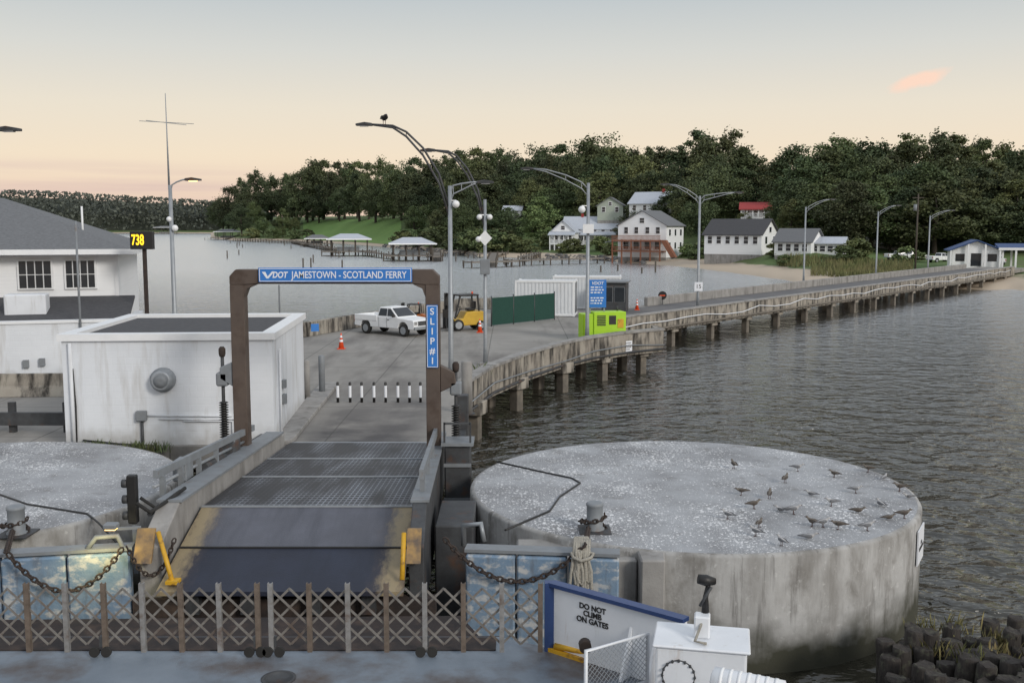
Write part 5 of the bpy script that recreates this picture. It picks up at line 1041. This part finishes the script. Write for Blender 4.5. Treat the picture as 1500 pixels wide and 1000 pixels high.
PL=[(350,373),(459,384),(488,375),(545,366),(562,382),(573,378),(650,371),(662,387),(705,366),(715,368),(738,386),(333,378),(395,357),(300,352),(880,398),(905,396),(940,400),(960,398)]+[(random.uniform(430,860),random.uniform(374,396)) for _ in range(14)]+[(random.uniform(330,470),random.uniform(352,364)) for _ in range(8)]
for px,py in PL:
    p=G(px,py,0); m=MB(); m.cyl(p+V((0,0,-1.5)),p+V((0,0,random.uniform(1.0,2.1))),.16,7); tag(m.build('mooring_pile','wood'),'lone dark mooring pile standing in the water off the far shore','piling','lone mooring piles in the water')
# ---------------------------------------------------------------- ferry
fer=E('ferry',(-3,10,0),'grey blue bow deck of the ferry with white bulwark at the bottom','ferry')
m=MB(); dp=[(-16,2),(7,2),(6,7),(4.2,11.8),(2.5,13.75),(.6,15.25),(-.2,15.7),(-16,15.7)]
m.prism([(x,y,2.0) for x,y in dp],(0,0,-1.6)); m.build('deck','deckblue',fer)
m=MB(); m.bar((-16,15.72,1.6),(-.2,15.72,1.6),.12,.76); m.build('bow_edge','rustdeck',fer)
m=MB(); m.bb(-16,-.25,15.15,15.64,2.004,2.02); m.build('rusty_sill','rustdeck',fer)
m=MB(); m.prism([(-16,15.8,1.7),(-.3,15.8,1.7),(-.9,17.35,1.7),(-16,17.0,1.7)],(0,0,-1.5)); m.build('gap_shade_ledge','rustdeck',fer)  # added dark ledge, hides the bright water reflection between bow and ramp
a=V((.6,15.2,0)); b=V((2.42,13.72,0))
m=MB(); m.bar(a+V((0,0,2.52)),b+V((0,0,2.52)),.07,1.03); bw=m.build('bulwark','ferrywhite',fer)
m=MB(); m.bar(a+V((0,0,3.06)),b+V((0,0,3.06)),.17,.06); m.build('cap_rail','navy',bw); m=MB(); m.bb(.5,.66,15.12,15.28,2.0,3.08); m.build('end_post','navy',bw)
dirn=(b-a).normalized(); yaw=atan2(dirn.y,dirn.x); q=a.lerp(b,.34); nrm=V((dirn.y,-dirn.x,0))
for k,s_ in enumerate(('DO NOT','CLIMB','ON GATES')): text(s_,.118,'black',bw,q+nrm*.042+V((0,0,2.86-k*.105)),(pi/2,0,yaw),bold=.03)
for u in (.62,.8):
    q=a.lerp(b,u); m=MB(); m.prism([q+nrm*.04+V((0,0,2.02)),q+nrm*.32+V((0,0,2.02)),q+nrm*.04+V((0,0,2.75))],dirn*.04); m.build('bulwark_bracket','ferrywhite',bw)
p=G(838,958,2.0); m=MB(); r=E('deck_chock',p,'yellow steel bracket on the deck below the climbing warning','bracket',None,yaw)
m.bb(-.35,.3,-.15,.05,0,.06); m.prism([(-.3,.0,.06),(.25,.0,.06),(.1,.0,.3),(-.2,.0,.3)],(0,.05,0)); m.build('plate','yellow',r,local=True); m=MB(); m.cyl((-.25,-.1,.1),(.3,-.05,.14),.05,8); m.build('pin','yellow',r,local=True)
m=MB(); q=P(857,945,14.2); m.cyl(q+V((0,-.08,0)),q+V((0,.08,0)),.09,14); tag(m.build('red_roller','rust'),'small dark rusty roller beside the yellow bracket','roller')
def gate(x0,x1,label,casters,group=None):
    Y=15.0; r=E('folding_gate',((x0+x1)/2,Y,2.0),label,'gate'); n_=round((x1-x0)/.585)
    for k in range(n_+1):
        x=x0+(x1-x0)*k/n_; m=MB(); w_=.072; m.bb(x-w_/2,x+w_/2,Y-.05,Y-.035,2.06,3.14); m.bb(x-w_/2,x-w_/2+.012,Y-.035,Y+.02,2.06,3.14); m.bb(x+w_/2-.012,x+w_/2,Y-.035,Y+.02,2.06,3.14); m.build('post','gatetan' if k%2 else 'gategray',r)
    P_=(x1-x0)/n_; m=MB(); h0,h1=2.17,3.05; H=P_*1.5
    for s in (1,-1):
        a=x0-H
        while a<x1-1e-3:
            u0=max(0,(x0-a)/H); u1=min(1,(x1-a)/H)
            if u1-u0>.05:
                hh=h1-h0; za,zb=(h0+hh*u0,h0+hh*u1) if s>0 else (h1-hh*u0,h1-hh*u1)
                m.bar((a+H*u0,Y+.012*s,za),(a+H*u1,Y+.012*s,zb),.008,.034,up=V((0,0,1)))
            a+=P_*.5
    m.build('lattice','lattice',r)
    for x in casters:
        m=MB(); m.bb(x-.03,x+.03,Y-.04,Y+.04,2.14,2.3); c=m.build('caster','darksteel',r)
        for d in (-.09,.09): m=MB(); m.cyl((x+d,Y-.1,2.08),(x+d,Y-.05,2.08),.078,14); m.build('wheel','rubber',c)
gate(-9.1,-3.86,'left leaf of the folding lattice gate across the ferry bow',(-6.25,-3.9)); gate(-3.66,.43,'right leaf of the folding lattice gate across the ferry bow',(-3.62,-1.3))
p=G(408,993,2.0); m=MB(); m.lathe([(.25,.0),(.25,.012),(.2,.014),(.2,.006),(.05,.008)],p,28); tag(m.build('deck_hatch','darksteel'),'round steel deck hatch at the bottom of the photo','hatch')
lk=E('deck_locker',(2.42,12.55,2.0),'white steel deck locker with round bolted hatch','locker',None,RD(-12))
m=MB(); m.bb(-.56,.56,-.36,.36,-.2,1.27); m.build('casing','ferrywhite',lk,local=True,bevel=.03,seg=2); m=MB(); m.bb(-.6,.6,-.40,.40,1.27,1.31); m.build('lid','ferrywhite',lk,local=True,bevel=.015)
m=MB(); m.cyl((-.27,-.36,.92),(-.27,-.385,.92),.19,28); h_=m.build('hatch','ferrywhite',lk,local=True); m=MB()
m.tube([(-.27+.2*cos(k*2*pi/32),-.364,.92+.2*sin(k*2*pi/32)) for k in range(32)],.006,5,closed=True)
for k in range(16): q=k*2*pi/16; m.cyl((-.27+.2*cos(q),-.355,.92+.2*sin(q)),(-.27+.2*cos(q),-.40,.92+.2*sin(q)),.017,6)
m.build('bolt_ring','darksteel',h_,local=True)
m=MB(); m.bb(-.1,.1,-.1,.1,1.31,1.6); m.build('pedestal','ferrywhite',lk,local=True,bevel=.02)
p=V((2.47,12.62,3.6)); r=E('searchlight',p,'black searchlight on a bent arm standing on the white locker','searchlight')
m=MB(); m.tube([p,p+V((.0,.0,.2)),p+V((.03,0,.36))],[.05,.035,.03],8); m.build('arm','black',r); m=MB(); m.tube([p+V((-.1,0,.44)),p+V((.0,.0,.42)),p+V((.12,.02,.40))],[.06,.075,.045],12); m.build('lamp_housing','black',r); m=MB(); m.tube([p+V((-.08,-.05,.1)),p+V((.06,-.05,.35))],.02,6); m.build('lever','darksteel',r)
m=MB(); m.tube([p+V((-.05,-.12,-.05)),p+V((-.18,-.3,-.26)),p+V((-.05,-.38,-.26))],.02,6); m.build('strap','rope',r)
r=E('chain_gate',(1.3,12.6,2.0),'white tube framed wire gate left of the locker','gate'); a=V((.93,12.35,2.0)); b=V((1.78,12.9,2.0)); HT=1.2
m=MB(); m.tube([a,a+V((0,0,HT)),b+V((0,0,HT)),b],.028,8); m.tube([a+V((0,0,.55)),b+V((0,0,.55))],.018,8); m.build('frame','ferrywhite',r)
m=MB(); L=(b-a).length; st=.075; hh=HT-.06
for s in (1,-1):
    q=-hh
    while q<L:
        u0=max(0,-q/hh); u1=min(1,(L-q)/hh)
        if u1-u0>.03:
            za,zb=(.03+hh*u0,.03+hh*u1) if s>0 else (.03+hh*(1-u0),.03+hh*(1-u1))
            m.bar(a.lerp(b,(q+hh*u0)/L)+V((0,.004*s,za)),a.lerp(b,(q+hh*u1)/L)+V((0,.004*s,zb)),.006)
        q+=st
m.build('wire_mesh','steel',r)
q=P(1096,1008,11.0); r=E('raft_canister',q,'white ribbed raft canister at the bottom edge','raft canister')
m=MB(); d=V((.9,-.35,-.05)).normalized(); m.tube([q-d*.42,q-d*.39,q+d*.39,q+d*.42],[.1,.17,.17,.1],24); m.build('drum','ferrywhite',r)
for k in (-.3,-.2,-.1,0,.1,.2,.3): m=MB(); m.tube([q+d*(k-.018),q+d*(k+.018)],.176,24); m.build('band','whiteclean',r)
m=MB(); m.bb(q.x-.35,q.x+.35,q.y-.18,q.y+.25,2.0,q.z-.15); m.build('cradle','ferrywhite',r)
# timber pile cluster lower right
random.seed(12)
cl=E('pile_cluster',(8.6,17,-2),'cluster of dark timber piles with weeds at the lower right','pile cluster')
pts=[]
for i in range(13):
    for j in range(10):
        x=6.55+i*.36+(.18 if j%2 else 0); y=15.2+j*.33
        if ((x-8.9)/2.4)**2+((y-16.8)/1.75)**2>1.02 or random.random()<.05: continue
        m=MB(); z=1.2+random.choice([0,0,0,-.2,-.35])+random.uniform(-.14,.18); rr=random.uniform(.15,.19); x+=random.uniform(-.05,.05); y+=random.uniform(-.05,.05); tx=random.uniform(-.09,.09); ty=random.uniform(-.07,.07); m.tube([(x,y,-2),(x+tx*.6,y+ty*.6,z-.35),(x+tx,y+ty,z-.04),(x+tx,y+ty,z)],[rr,rr,rr*.99,rr*.9],12)
        for k in range(24,48): v=m.v[k]; f=.018 if k<36 else .035; m.v[k]=(v[0]+random.uniform(-f,f)*.5,v[1]+random.uniform(-f,f)*.5,v[2]+random.uniform(-f,f))
        m.build('pile','wetwood',cl); pts.append((x,y,z))
m=MB(); m.tube([(8.72,15.6,0),(8.72,15.6,1.9)],[.16,.15],12); m.build('tall_pile','gray',cl)
m=MB(); a=[(8.9+2.35*cos(q*.2),16.8+1.75*sin(q*.2),.7) for q in range(32)]; m.tube(a,.04,6,closed=True); m.build('steel_band','rust',cl)
for i in range(22):
    x,y,z=random.choice(pts); tuft((x+.15,y+.1,z-.15),34,.34,'yellow green weed tuft growing on the timber pile cluster','weeds on the pile cluster',sp=.14)
print('done',len(bpy.data.objects))
